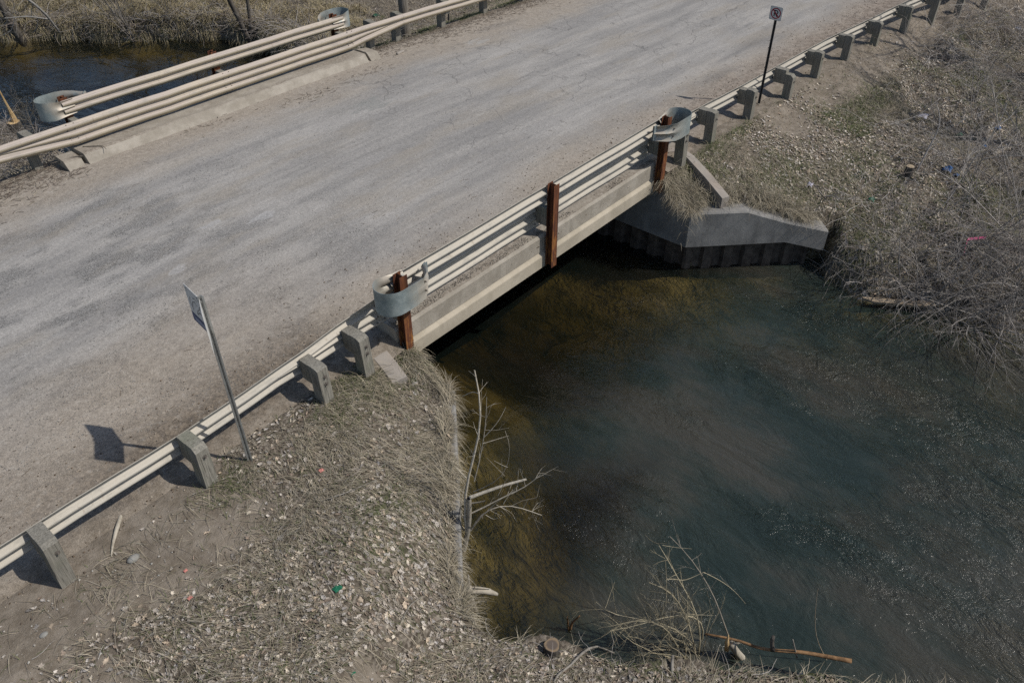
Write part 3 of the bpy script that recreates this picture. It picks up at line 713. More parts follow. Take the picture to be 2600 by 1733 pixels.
def bridge_railing(far):
    zo = -.05 if far else 0.0
    g = empty('bridge_railing', (4.8, D+.3 if far else -.3, .3),
              'raised double corrugated railing on rusty posts outside the far edge of the bridge' if far else 'raised railing with curled steel ends on rusty posts along the near bridge edge', 'railing',
              'raised railings on the bridge edges')
    def fl(p): return (p[0], D-p[1], p[2]) if far else p
    Wp = np.array(w_prof()); yb = -.237; zb = .972 + zo
    mat = M['rail_far'] if far else M['rail']
    for x0, x1 in ((.95, 4.85), (4.75, 8.62)):
        sweep_rail([(x, yb + (.004 if x0 > 2 else 0), zb, Wp) for x in np.linspace(x0, x1, 6)], far).build('rail_panel', mat, g, smooth=True)
    for x in (1.05, 4.70, 8.40):
        mb = MB(); hw = .075; z0, z1 = -.36, 1.325 + zo; t_ = .008
        def bx(xa, xb, ya, yb_, za=z0, zb_=z1):
            if far: ya, yb_ = D-yb_, D-ya
            mb.box(xa, xb, ya, yb_, za, zb_)
        bx(x-hw, x+hw, -.246, -.238); bx(x-hw, x+hw, -.386, -.378); bx(x-.004, x+.004, -.379, -.245)
        ps = mb.build('steel_post', M['rust'], g, bevel=0)
        mb = MB()
        ya, yb_ = (-.234, .0)
        if far: ya, yb_ = D-yb_, D-ya
        mb.box(x-.075, x+.075, ya, yb_, .47, .84); mb.build('blockout', M['wood'], ps, bevel=.008)
    # curled end sections
    for end in (-1, 1):
        xe = .98 if end < 0 else 8.50
        rad = .25; cx_ = xe + end*.19; cy_ = yb + .083 - rad
        path = [(xe - end*.22, yb+.03), (xe - end*.05, yb+.05), (xe+end*.12, yb+.078)]
        for k in range(13):
            a_ = math.pi/2 - math.pi*k/12; path.append((cx_ + end*rad*math.cos(a_)*1.05, cy_ + rad*math.sin(a_)))
        path += [(xe - end*.06, cy_-rad*1.0), (xe - end*.24, cy_-rad*.90), (xe - end*.38, cy_-rad*.52), (xe - end*.48, cy_-rad*.04), (xe - end*.57, yb - .050)]
        n = len(path); rows = 9; V_ = []; mb = MB(); C_ = []
        P = np.array(path); T = np.gradient(P, axis=0); T /= np.linalg.norm(T, axis=1)[:, None]
        Nn = np.c_[-T[:, 1], T[:, 0]]*(-end)
        Wd = np.interp(np.linspace(0, .312, rows), Wp[:, 1], Wp[:, 0]) - .045
        def surface(off):
            out = []
            for i in range(n):
                u = i/(n-1); flat = 1 - max(0, (abs(u-.50)-.30)/.16)
                flat = min(1, max(0, flat)); hgt = .312 + .09*flat
                for r in range(rows):
                    v = r/(rows-1); dd = Wd[r]*(1-flat) + off
                    z = zb + .312*.5 + (v-.5)*hgt + .012*flat
                    out.append(fl((P[i, 0]+Nn[i, 0]*dd, P[i, 1]+Nn[i, 1]*dd, z)))
            return out
        Va = surface(0); Vb = surface(-.006); F_ = []
        for i in range(n-1):
            for r in range(rows-1):
                q = (i*rows+r, (i+1)*rows+r, (i+1)*rows+r+1, i*rows+r+1); F_.append(q); F_.append(tuple(n*rows+k for k in q[::-1]))
            F_.append((i*rows+rows-1, (i+1)*rows+rows-1, n*rows+(i+1)*rows+rows-1, n*rows+i*rows+rows-1)); F_.append((n*rows+i*rows, n*rows+(i+1)*rows, (i+1)*rows, i*rows))
        tv = []
        for i in range(n): tv += [1 - min(1, max(0, 1 - max(0, (abs(i/(n-1)-.50)-.24)/.16)))]*rows
        mb.add(Va+Vb, F_); mb.C = [np.repeat(np.array(tv+tv)[:, None], 3, 1)]
        o = mb.build('curled_end', M['galv'], g, smooth=True)
        m = o.modifiers.new('es', 'EDGE_SPLIT'); m.split_angle = math.radians(50)
        # end plate at the rail
        mb = MB(); xp = xe - end*.56
        p = [fl((xp-.035, yb-.10, zb+.02)), fl((xp+.035, yb-.115, zb+.0)), fl((xp+.035, yb-.115, zb+.33)), fl((xp-.035, yb-.10, zb+.31))]
        q = [fl((xp-.035, yb-.09, zb+.02)), fl((xp+.035, yb-.105, zb+.0)), fl((xp+.035, yb-.105, zb+.33)), fl((xp-.035, yb-.09, zb+.31))]
        mb.add(p+q, [(0,1,2,3), (7,6,5,4), (0,4,5,1), (1,5,6,2), (2,6,7,3), (3,7,4,0)]); mb.build('end_plate', M['galv'], o)
        mb = MB()
        for dz in (.08, .24):
            for dx in (-.1, .12):
                pz = fl((xe - end*.18 + dx, cy_-rad*.66-.02, zb+dz)); pq = fl((xe - end*.18 + dx, cy_-rad*.66-.05, zb+dz)); mb.tube([pz, pq], .014, 6)
        mb.build('bolt', M['bolt'], o)
bridge_railing(False); bridge_railing(True)

# ------------------------------------------------------------------ signs
def ring_arc(c, u, v, r0, r1, a0, a1, n=28):
    """flat ring sector in the plane (u, v) about c"""
    A = np.linspace(a0, a1, n); V_ = [c + u*r*math.cos(a)+v*r*math.sin(a) for a in A for r in (r0, r1)]
    return np.array(V_), [(2*i, 2*i+1, 2*i+3, 2*i+2) for i in range(n-1)]
def stroke(c, u, v, pts, wd):
    """flat stroke through 2-D pts"""
    P = np.array(pts, float); T = np.gradient(P, axis=0); T /= np.linalg.norm(T, axis=1)[:, None]+1e-9; N = np.c_[-T[:, 1], T[:, 0]]*wd/2
    V_ = []
    for p, n_ in zip(P, N):
        for q in (p+n_, p-n_): V_.append(c + u*q[0] + v*q[1])
    return np.array(V_), [(2*i, 2*i+1, 2*i+3, 2*i+2) for i in range(len(P)-1)]
def channel_post(x, y, z0, z1, mat, parent, dirx=(1, 0), holes=True):
    """U channel sign post with a row of punched holes"""
    u = np.array([dirx[0], dirx[1], 0.]); v = np.array([-dirx[1], dirx[0], 0.]); mb = MB(); o = np.array([x, y, 0.])
    sec = [(a_*.8, b_*.9) for a_, b_ in [(-.042, .0), (-.018, .0), (-.013, .028), (.013, .028), (.018, .0), (.042, .0), (.042, .005), (.022, .005), (.016, .034), (-.016, .034), (-.022, .005), (-.042, .005)]]
    mb.loft([np.array([o+u*a+v*b_+np.array([0, 0, z]) for a, b_ in sec]) for z in (z0, z1)])
    p = mb.build('sign_post', mat, parent)
    mb = MB()
    for z in np.arange(z0+.35, z1-.02, .0508):
        c = o - v*(-.0358) + np.array([0, 0, z]); mb.add([c+u*a*.0065+np.array([0, 0, b_*.0095]) for a, b_ in ((-1,-1),(1,-1),(1,1),(-1,1))], [(0,1,2,3)])
        c = o - v*.0012 + np.array([0, 0, z])
    h = mb.build('post_holes', M['sign_ink'] if mat is M['sign_pole'] else M['sign_pole'], p); h['kind'] = 'stuff'
    return p
# near sign: white plate bent round its post, blue band at the foot
sg = empty('river_sign', (-1.98, -.43, 0), 'bent white sign with blue band on a galvanised post behind the near guardrail', 'sign')
vd = np.array([-.40, -.917]); vd /= np.linalg.norm(vd)        # post web faces the bank
channel_post(-1.975, -.44, -.7, 2.66, M['sign_pole'], sg, dirx=(.80, -.60))
A = np.array([.05, .40, 0]); B = np.array([-.165, -.335, 0]); c0 = np.array([-1.985, -.405, 0.]); zt, zb_ = 2.625, 2.10
mb = MB(); th_ = np.array([.005, -.001, 0])
pl = [c0+A, c0, c0+B]
for a_, b__ in ((pl[0], pl[1]), (pl[1], pl[2])):
    q = []
    for o_ in (np.zeros(3), th_):
        q += [a_+o_+[0, 0, zb_], b__+o_+[0, 0, zb_], b__+o_+[0, 0, zt], a_+o_+[0, 0, zt]]
    mb.add(q, [(0,3,2,1), (4,5,6,7), (0,1,5,4), (1,2,6,5), (2,3,7,6), (3,0,4,7)])
plate = mb.build('sign_plate', M['sign_white'], sg)
uA = A/np.linalg.norm(A); nA = np.array([-uA[1], uA[0], 0]);  nA = nA if nA[0] < 0 else -nA
vz = np.array([0, 0, 1.])
def fa(off, z): return c0 + nA*off + np.array([0, 0, z])
mb = MB(); o1 = fa(.003, 0)
mb.add([o1+uA*.0+[0,0,zb_+.005], o1+A*.985+[0,0,zb_+.005], o1+A*.985+[0,0,zb_+.135], o1+[0,0,zb_+.135]], [(0,1,2,3)]); mb.build('blue_band', M['sign_blue'], plate)
mb = MB(); o1 = fa(.005, 0); mb.add([o1+A*.08+[0,0,zb_+.035], o1+A*.80+[0,0,zb_+.035], o1+A*.80+[0,0,zb_+.10], o1+A*.08+[0,0,zb_+.10]], [(0,1,2,3)]); mb.build('band_panel', mat_plain('sign_pale_blue', (.20, .25, .36), .5, 0, .1), plate)
mb = MB(); c1_ = fa(.005, zb_+.17)
for pts, wd in (([(.30, .02), (.28, .12), (.24, .18), (.18, .20), (.14, .16)], .012), ([(.31, .06), (.33, .14), (.30, .22)], .010), ([(.02, .02), (.05, .07), (.10, .085), (.15, .06), (.17, .02)], .014), ([(.20, .02), (.16, .09), (.10, .13), (.05, .20)], .010),
                ([(.34, .28), (.35, .32), (.33, .33)], .010), ([(.10, .24), (.16, .26), (.22, .24)], .009), ([(.04, .28), (.08, .32), (.05, .33)], .009)):
    P = np.array(pts); tt = np.linspace(0, len(P)-1, 14); pp = np.c_[np.interp(tt, range(len(P)), P[:, 0]), np.interp(tt, range(len(P)), P[:, 1])]
    V_, F_ = stroke(c1_, uA, vz, pp, wd*.7); mb.add(V_, F_)
mb.build('line_drawing', M['sign_ink'], plate)
mb = MB(); mb.tube([(-1.995, -.435, 2.60), (-1.995, -.455, 2.60)], .012, 8); mb.build('bolt', M['sign_pole'], plate)
# no-parking sign beyond the far end
sp_ = empty('no_parking_sign', (13.32, -.11, 0), 'small square no parking sign on a dark perforated post beyond the bridge', 'sign')
channel_post(13.36, -.09, -.6, 2.06, M['black_pole'], sp_, dirx=(.75, -.66))
X0 = 13.33; yc, zc, hw, rr = -.075, 2.14, .1524, .03
mb = MB(); pts = []
for cx_, cz_, a0 in ((hw-rr, hw-rr, 0), (-hw+rr, hw-rr, 90), (-hw+rr, -hw+rr, 180), (hw-rr, -hw+rr, 270)):
    for k in range(5): a_ = math.radians(a0+22.5*k); pts.append((cx_+rr*math.cos(a_), cz_+rr*math.sin(a_)))
mb.loft([np.array([(X0, yc+a_, zc+b_) for a_, b_ in pts]), np.array([(X0+.004, yc+a_, zc+b_) for a_, b_ in pts])])
np_plate = mb.build('sign_plate', M['sign_white'], sp_)
cc = np.array([X0-.002, yc, zc]); U = np.array([0, -1., 0])
V_, F_ = ring_arc(cc, U, vz, .098, .122, 0, 2*math.pi, 40); mb = MB(); mb.add(V_, F_)
V_, F_ = stroke(cc-np.array([.002, 0, 0]), U, vz, [(-.075, .075), (0, 0), (.075, -.075)], .024); mb.add(V_, F_); mb.build('prohibition_ring', M['sign_red'], np_plate)
mb = MB()
V_, F_ = stroke(cc-np.array([.001, 0, 0]), U, vz, [(-.035, -.072), (-.035, .0), (-.035, .072)], .026); mb.add(V_, F_)
arc = [(-.022, .060)] + [(.008+.036*math.cos(a_), .024+.036*math.sin(a_)) for a_ in np.linspace(math.pi/2, -math.pi/2, 10)] + [(-.022, -.012)]
V_, F_ = stroke(cc-np.array([.0012, 0, 0]), U, vz, arc, .024); mb.add(V_, F_)
V_, F_ = stroke(cc-np.array([.0014, 0, 0]), U, vz, [(.0, -.012), (.018, -.042), (.036, -.072)], .024); mb.add(V_, F_)
mb.build('letter', M['sign_ink'], np_plate)
mb = MB()
for s0 in ((hw-.006, 1), ):
    pr = [(a_*.955, b_*.955) for a_, b_ in pts]; pr2 = [(a_*.995, b_*.995) for a_, b_ in pts]; n_ = len(pts)
    mb.add([(X0-.0015, yc+a_, zc+b_) for a_, b_ in pr] + [(X0-.0015, yc+a_, zc+b_) for a_, b_ in pr2], [(i, (i+1) % n_, n_+(i+1) % n_, n_+i) for i in range(n_)])
mb.build('border', M['sign_pole'], np_plate)
# timber pole and slim steel post behind the far rail
p = on_z(1031, 92, -.35); mb = MB(); mb.tube([(p[0]+.02, p[1], -1.2), (p[0], p[1], -.35), (p[0]-.05, p[1], 3.5), (p[0]-.12, p[1]+.05, 7.0)], [.16, .155, .14, .12], 14)
tag(mb.build('utility_pole', M['pole'], None, True, origin=(p[0], p[1], -.35)), 'round grey timber pole rising behind the far guardrail', 'pole')
p = on_z(1139, 45, -.25); mb = MB(); mb.box(p[0]-.02, p[0]+.02, p[1]-.02, p[1]+.02, -.8, 2.2)
tag(mb.build('marker_post', M['black_pole'], None, origin=(p[0], p[1], -.25)), 'slim dark steel post just behind the far guardrail', 'post')

# ------------------------------------------------------------------ woody plants
def grow(P0, d, L, r, depth, out, wig=.22, split=3, curve=(0, 0, 0), n=7, lev=0):
    d = np.asarray(d, float); d = d/np.linalg.norm(d); pts = [np.asarray(P0, float)]
    for k in range(n-1):
        d = d + R.normal(0, wig, 3)/math.sqrt(n)*1.0 + np.asarray(curve)/n; d /= np.linalg.norm(d); pts.append(pts[-1] + d*L/(n-1))
    pts = np.array(pts); out.append((pts, np.linspace(r, r*.35, n), lev))
    if depth > 0:
        for s in range(split + int(R.integers(0, 2))):
            i = int(R.integers(2, n)); dd = pts[min(i, n-1)] - pts[i-1]; dd /= np.linalg.norm(dd)
            nd = dd + R.normal(0, .55, 3); grow(pts[min(i, n-1)], nd, L*R.uniform(.35, .65), max(r*(1-.5*i/n)*.55, .0018), depth-1, out, wig, split, curve, n, lev+1)
def shrub(name, label, cat, base, specs, col, mat='twig', group=None, parts=('stem', 'twigs'), k=5, depth=2, split=3, wig=.22, curve=(0, 0, 0)):
    """specs: list of (dir, length, radius)"""
    L = []
    for d, ln, r in specs: grow(np.asarray(base)+R.normal(0, .04, 3)*[1, 1, .2], d, ln, r, depth, L, wig, split, curve)
    return plant_from_lines(name, label, cat, base, L, col, mat, group, parts, k)
def plant_from_lines(name, label, cat, base, L, col, mat='twig', group=None, parts=('stem', 'twigs'), k=7):
    e = empty(name, tuple(map(float, base)), label, cat, group)
    for lev, nm in enumerate(parts):
        ls = [l for l in L if (l[2] == 0) == (lev == 0)]
        if not ls: continue
        byn = {}
        for l in ls: byn.setdefault(len(l[0]), []).append(l)
        Vs, Fs, Cs, n0 = [], [], [], 0
        for nn_, q in byn.items():
            V_, F_, per = many_tubes([(a_, b_) for a_, b_, _ in q], k if lev == 0 else 3)
            Vs.append(V_); Fs.append(F_+n0); n0 += len(V_)
            cc_ = np.clip(np.array(col)[None]*R.uniform(.7, 1.3, (len(q), 1)), 0, 1); Cs.append(np.repeat(cc_, per, 0))
        link(nm, new_mesh(nm, np.vstack(Vs)-np.array(base), np.vstack(Fs), M[mat], np.vstack(Cs), True), e)
    return e
def resample(pts, n=9):
    P = np.array(pts, float); s = np.r_[0, np.cumsum(np.linalg.norm(np.diff(P, axis=0), axis=1))]; t = np.linspace(0, s[-1], n)
    Q = np.stack([np.interp(t, s, P[:, k]) for k in range(3)], 1)
    for _ in range(2): Q[1:-1] = .25*Q[:-2]+.5*Q[1:-1]+.25*Q[2:]
    return Q
def traced(px, base, r0, r1, lev, off=(0, 0), n=9):
    m = len(px); P = [upright(x, y, base, off[0]+(off[1]-off[0])*i/max(m-1, 1)) for i, (x, y) in enumerate(px)]
    return (resample(P, n), np.linspace(r0, r1, n), lev)
def sprout(L, i, nt, l0, l1, r, col=None, spread=.6, up=.1):
    pts = L[i][0]
    for _ in range(nt):
        k = int(R.integers(2, len(pts)-1)); d = pts[k+1]-pts[k-1]; d /= np.linalg.norm(d)+1e-9
        grow(pts[k], d*.8 + R.normal(0, spread, 3) + [0, 0, up], R.uniform(l0, l1), r, 1, L, .25, 1, (0, 0, 0), 6, 1)
# -- dead sapling leaning over the left wing wall
c5 = lambda x, y: (1050 + x/2.24, 900 + y/2.24)
bs = np.array([-.42, -2.78, -1.45]); tr = lambda pts, r0, r1, lev, off=(0, 0): traced([c5(*q) for q in pts], bs, r0, r1, lev, off)
L = [tr([(285, 1110), (300, 1050), (318, 950), (316, 815)], .040, .032, 0), tr([(300, 1000), (285, 900), (290, 740), (300, 700), (350, 570), (372, 480), (396, 340), (378, 200), (347, 88)], .022, .008, 0, (.0, .25)),
     tr([(320, 812), (400, 782), (520, 740), (642, 708)], .026, .016, 0, (0, .12)),
     tr([(325, 1000), (380, 900), (470, 852), (560, 852), (640, 880), (728, 912)], .012, .005, 0, (0, .15)), tr([(330, 900), (420, 860), (520, 800), (600, 775), (660, 740), (722, 680)], .011, .004, 0, (0, .1)),
     tr([(345, 720), (372, 620), (395, 500), (412, 400), (416, 240)], .008, .003, 0, (0, .1)), tr([(400, 470), (450, 420), (495, 360), (524, 298)], .006, .003, 1), tr([(395, 505), (460, 485), (540, 460)], .005, .002, 1, (0, .2)),
     tr([(340, 780), (440, 745), (510, 690), (540, 630), (558, 500), (520, 432)], .007, .003, 1, (0, -.3)), tr([(520, 690), (470, 640), (416, 585)], .005, .002, 1, (-.2, -.1)), tr([(505, 700), (503, 640), (500, 590)], .004, .002, 1, (-.2, -.3)),
     tr([(535, 640), (490, 620), (458, 602)], .004, .002, 1, (-.25, -.2)), tr([(330, 845), (380, 838), (408, 830)], .014, .008, 1, (0, -.1)), tr([(480, 800), (520, 720), (540, 700)], .006, .003, 1, (-.2, -.3)),
     tr([(510, 848), (540, 800), (595, 745)], .006, .003, 1, (-.2, -.3)), tr([(620, 878), (635, 850), (650, 822)], .005, .002, 1, (-.3, -.3)), tr([(470, 852), (520, 880), (552, 915)], .005, .002, 1, (-.2, -.1)),
     tr([(372, 222), (340, 208), (280, 236)], .006, .003, 1, (.2, .3)), tr([(358, 130), (335, 108), (313, 92)], .006, .003, 1, (.2, .3)), tr([(375, 480), (350, 420), (338, 380)], .005, .002, 1, (.1, 0)),
     tr([(300, 700), (270, 670), (240, 640)], .008, .003, 1), tr([(285, 1000), (255, 930), (262, 860), (300, 820)], .012, .005, 1, (0, .2)), tr([(300, 960), (262, 880), (290, 740)], .010, .004, 1, (0, .2)), tr([(330, 990), (420, 880), (500, 820)], .009, .003, 1, (0, -.3)), tr([(410, 910), (455, 938), (490, 925)], .005, .002, 1, (-.1, -.2))]
for i in (1, 3, 4, 5): sprout(L, i, 9, .10, .38, .003)
plant_from_lines('sapling', 'dead bleached sapling with a snapped trunk leaning over the water from the left wing wall', 'sapling', bs, L, (.43, .39, .32))
# -- yellow brush on the bottom bank
c3b = lambda x, y: (1200 + x/3.361, 1300 + y/3.361)
p0 = on_ground(1745, 1660); bs = np.array([p0[0], p0[1], p0[2]])
tr = lambda pts, r0, r1, lev, off=(0, 0): traced([c3b(*q) for q in pts], bs, r0, r1, lev, off)
L = [tr([(1930, 1200), (1960, 1050), (1900, 800), (1830, 680), (1740, 570), (1690, 460), (1675, 370), (1590, 280)], .012, .004, 0, (0, .2)), tr([(1900, 1190), (1880, 1040), (1780, 800), (1700, 650), (1610, 615), (1505, 598)], .014, .008, 0, (0, .3)),
     tr([(1880, 1100), (1830, 900), (1835, 680)], .010, .005, 0), tr([(1860, 1130), (1760, 980), (1600, 940), (1420, 910), (1250, 880), (1100, 860), (1050, 760)], .012, .004, 0, (0, .3)), tr([(1750, 1150), (1650, 960), (1450, 900), (1230, 930), (1100, 1060)], .010, .004, 0, (0, -.1)),
     tr([(1960, 1080), (1990, 950), (1900, 860), (1740, 845), (1600, 900), (1400, 980), (1170, 1010)], .011, .005, 0, (.2, 0)), tr([(1650, 570), (1740, 566), (1800, 590), (1970, 510)], .009, .004, 1, (.2, .4)), tr([(1970, 510), (2120, 580), (2250, 680), (2330, 780)], .006, .003, 1, (.4, .5)),
     tr([(1660, 265), (1560, 262), (1480, 280)], .004, .002, 1, (.2, .3)), tr([(1590, 270), (1520, 240), (1470, 190)], .004, .002, 1, (.2, .3)), tr([(1620, 280), (1740, 300), (1870, 310)], .004, .002, 1, (.2, .2)),
     tr([(1600, 1150), (1640, 900), (1660, 650), (1645, 405)], .006, .003, 0, (0, .1)), tr([(1650, 1390), (1680, 1100), (1690, 830)], .005, .002, 0, (-.1, .1)), tr([(1440, 1160), (1340, 1060), (1220, 920), (1085, 840)], .007, .003, 1, (0, .2))]
for i in range(6): sprout(L, i, 15, .15, .50, .0045, spread=.7)
for _ in range(20): grow(bs + R.normal(0, .14, 3)*[1, 1, .1], R.normal(0, .6, 3)+[-.3, .4, .8], R.uniform(.5, 1.1), .007, 2, L, .28, 3, (0, 0, 0), 7, 0)
plant_from_lines('shrub', 'tangled yellow-barked shrub overhanging the water on the bottom bank', 'shrub', bs, L, (.33, .29, .20))
p = on_ground(1849, 1625); L = [traced([(1849, 1612), (1835, 1575), (1818, 1520), (1790, 1470), (1765, 1430), (1745, 1400), (1700, 1360)], p, .011, .004, 0, (0, .4))]
sprout(L, 0, 7, .1, .4, .003)
plant_from_lines('sapling', 'single thin whip arching up beside the splintered stump', 'sapling', p, L, (.36, .32, .26))
p = on_ground(2099, 1680); L = [traced([(2099, 1674), (2085, 1650), (2072, 1623), (2068, 1589), (2070, 1538), (2077, 1492)], p, .006, .003, 0)]
plant_from_lines('dry_stalk', 'lone upright dry stalk at the water edge below the orange branch', 'stalk', p, L, (.36, .30, .22), parts=('stem',))
# -- bare shrubs on the right bank, each a thing
spots = []
for (px, py, ln, nst) in ((2290, 800, 1.1, 7), (2350, 840, 1.3, 9), (2420, 850, 1.4, 9), (2480, 880, 1.4, 10), (2540, 880, 1.5, 10), (2590, 850, 1.5, 10), (2380, 740, 1.2, 8), (2450, 770, 1.4, 8), (2540, 760, 1.5, 9), (2250, 700, 1.0, 6), (2330, 660, 1.2, 7), (2420, 640, 1.3, 8),
                          (2500, 620, 1.4, 9), (2580, 640, 1.5, 9), (2400, 540, 1.2, 7), (2480, 510, 1.4, 8), (2560, 500, 1.5, 9), (2440, 420, 1.2, 7), (2520, 390, 1.4, 8), (2590, 380, 1.5, 8), (2380, 330, 1.0, 5), (2560, 290, 1.4, 7), (2480, 250, 1.2, 5), (2190, 720, .8, 5), (2080, 660, .6, 4), (2620, 750, 1.6, 9)):
    p = on_ground(px, py)
    if p[2] < WATER + .1: p = p + np.array([.5, .4, 0]); p[2] = float(height(p[0], p[1]))
    over = py > 780 and px > 2280
    sp0 = [(np.array([-.25, -.55 if over else -.1, .45 if over else .8]) + R.normal(0, .6, 3), ln*R.uniform(.8, 1.7)*(1.15 if px > 2380 else 1), R.uniform(.008, .018)) for _ in range(nst)]
    shrub('bare_shrub', 'bare shrub trailing tangled twigs over the water edge of the right bank' if over else 'bare grey shrub of tangled arching twigs on the right slope', 'shrub', p, sp0, tuple(np.array((.31, .285, .26))*R.uniform(.7, 1.25)), group='bare shrubs on the right bank', depth=2, split=4, wig=.34, curve=(-.1, -.25, -.45), k=4)
# -- pale long stems lying through that thicket
c66 = lambda x, y: (2200 + x/3.92, 150 + y/3.92)
def pale(name, label, pts, r0, r1, lift=.35, tw=4):
    b_ = on_ground(*c66(*pts[0])); q = [upright(*c66(*s_), b_, .5*i/len(pts)) for i, s_ in enumerate(pts)]
    L = [(resample(q, 10), np.linspace(r0, r1, 10), 0)]; sprout(L, 0, tw, .3, .9, .005)
    plant_from_lines(name, label, 'fallen stem', b_, L, (.41, .385, .36), group=None)
pale('pale_stem', 'long pale stem rising to the upper right through the thicket beside the blue litter', [(840, 1090), (1000, 990), (1100, 920), (1180, 850), (1310, 690), (1340, 600), (1400, 440)], .013, .007)
pale('pale_stem', 'pale forked stem arching over the dark hollow in the thicket', [(900, 660), (930, 620), (1060, 560), (1200, 510), (1250, 470)], .011, .005)
pale('pale_stem', 'straight pale stem lying down the slope across the leaf litter', [(190, 665), (400, 600), (520, 570), (620, 480), (690, 430), (745, 380)], .010, .005, tw=2)
pale('pale_stem', 'dark leaning stem standing between the cut stump and the thicket', [(500, 1120), (540, 1050), (600, 920), (640, 840), (720, 720), (750, 560), (690, 440)], .022, .010, tw=3)
pale('pale_stem', 'pale stem bending along the lower thicket above the pink tape', [(690, 1560), (780, 1430), (900, 1290), (1010, 1100), (1080, 960), (1180, 870)], .011, .005)
pale('pale_stem', 'thick pale stem curving up at the right border of the thicket', [(1200, 720), (1310, 660), (1400, 610), (1480, 530), (1540, 430)], .014, .008)
# -- plants of the far bank
def far_shrub(px, py, name, label, specs_n, ln, r, col, cat='shrub', depth=2, zc=None, lean=(0, 0, 0), split=3, mat='twig', k=5):
    p = on_ground(px, py)
    sp0 = [(np.array([0, 0, 1.]) + np.array(lean) + R.normal(0, .22, 3), ln*R.uniform(.7, 1.1), r*R.uniform(.7, 1.2)) for _ in range(specs_n)]
    return shrub(name, label, cat, p, sp0, col, mat, None, depth=depth, split=split, wig=.14, k=k)
far_shrub(340, 106, 'shrub', 'clump of straight grey stems rising from the far bank edge', 9, 2.6, .022, (.23, .21, .185), lean=(-.25, .1, 0))
far_shrub(220, 60, 'shrub', 'thin bare shrub on the far bank near the left of the photo', 4, 2.4, .014, (.17, .15, .13))
far_shrub(430, 60, 'shrub', 'slender bare shrub on the far bank right of the stem clump', 4, 2.2, .012, (.17, .155, .135))
far_shrub(760, 60, 'shrub', 'fine twiggy shrub behind the far railing', 7, 1.5, .008, (.17, .15, .135), split=4)
far_shrub(850, 10, 'shrub', 'fine twiggy shrub beyond the far railing end', 7, 1.5, .008, (.165, .145, .13), split=4)
far_shrub(960, 45, 'shrub', 'low brambly shrub beside the timber pole', 6, 1.2, .007, (.18, .16, .14), split=4)
far_shrub(1090, 30, 'shrub', 'pale coiled brambles between the timber pole and the slim post', 7, 1.1, .010, (.24, .215, .18), split=4)
far_shrub(60, 395, 'shrub', 'bare shrub behind the far guardrail at the left border', 7, 1.1, .007, (.20, .18, .15), split=4)
far_shrub(88, 335, 'shrub', 'feathery bare shrub beside the curled railing end over the water', 8, 1.0, .006, (.22, .20, .165), split=4)
def tree(px_pts, r0, r1, label, mat, base_px, top=5.0, twigs=12):
    b_ = on_ground(*base_px); q = [upright(x, y, b_, 0) for x, y in px_pts]
    d = q[-1]-q[0]; d /= np.linalg.norm(d)
    q = [q[0]-np.array([0, 0, .4])] + q + [q[-1]+d*top*.5, q[-1]+d*top + R.normal(0, .3, 3)]
    e = empty('bare_tree', tuple(b_), label, 'tree')
    P = resample(q, 12); V_, F_ = tube_arrays(P, np.linspace(r0, r1, 12), 9)
    link('trunk', new_mesh('trunk', V_-b_, F_, M[mat], None, True), e)
    L = []
    for _ in range(twigs):
        i = int(R.integers(5, 12)); grow(P[min(i, 11)], d + R.normal(0, .55, 3), R.uniform(.8, 2.2), r1*.45, 2, L, .2, 3, (0, 0, .1), 7, 1)
    Vq, Fq, per = many_tubes([(a_, b__) for a_, b__, _ in L], 4)
    link('crown', new_mesh('crown', Vq-b_, Fq, M['twig'], np.tile((.17, .15, .13), (len(Vq), 1)), True), e)
    return e
tree([(638, 108), (618, 66), (601, 36), (582, 0)], .105, .05, 'leaning dark tree trunk on the far bank behind the railing', 'bark_dark', (638, 110))
tree([(642, 106), (634, 50), (628, 0)], .065, .035, 'slim upright tree trunk beside the leaning one on the far bank', 'bark_dark', (642, 108))
tree([(60, 98), (38, 82), (21, 42), (4, 10)], .16, .07, 'thick dark trunk leaning left at the upper left corner of the water', 'bark_dark', (60, 100))
for k in range(16):  # unseen trees, added to give the far water something dark to mirror
    az = math.radians(46 + 3.4*k + R.normal(0, 1)); d_ = R.uniform(33.5, 39) - CAM[0]*0; x, y = CAM[0] + d_*math.cos(az), CAM[1] + d_*math.sin(az); b_ = np.array([x, y, float(height(x, y))])
    if b_[2] < WATER+.2: continue
    e = empty('bare_tree', tuple(b_), 'unseen tall bare tree added beyond the river for the far water to mirror', 'tree', 'unseen trees added beyond the river')
    H_ = R.uniform(12, 16); q = [b_ + [0, 0, -.4], b_ + [0, 0, H_*.4] + np.r_[R.normal(0, .3, 2), 0], b_ + np.r_[R.normal(0, .8, 2), H_]]; P = resample(q, 10)
    V_, F_ = tube_arrays(P, np.linspace(.24, .03, 10), 8); link('trunk', new_mesh('trunk', V_-b_, F_, M['bark_dark'], None, True), e); L = []
    for _ in range(34):
        i = int(R.integers(2, 9)); grow(P[i], np.r_[R.normal(0, 1, 2), R.uniform(.2, 1.2)], R.uniform(2.0, 4.2), .045, 2, L, .2, 4, (0, 0, .2), 6, 1)
    Vq, Fq, per = many_tubes([(a_, b__) for a_, b__, _ in L], 3); link('crown', new_mesh('crown', Vq-b_, Fq, M['twig'], np.tile((.13, .11, .095), (len(Vq), 1))), e)
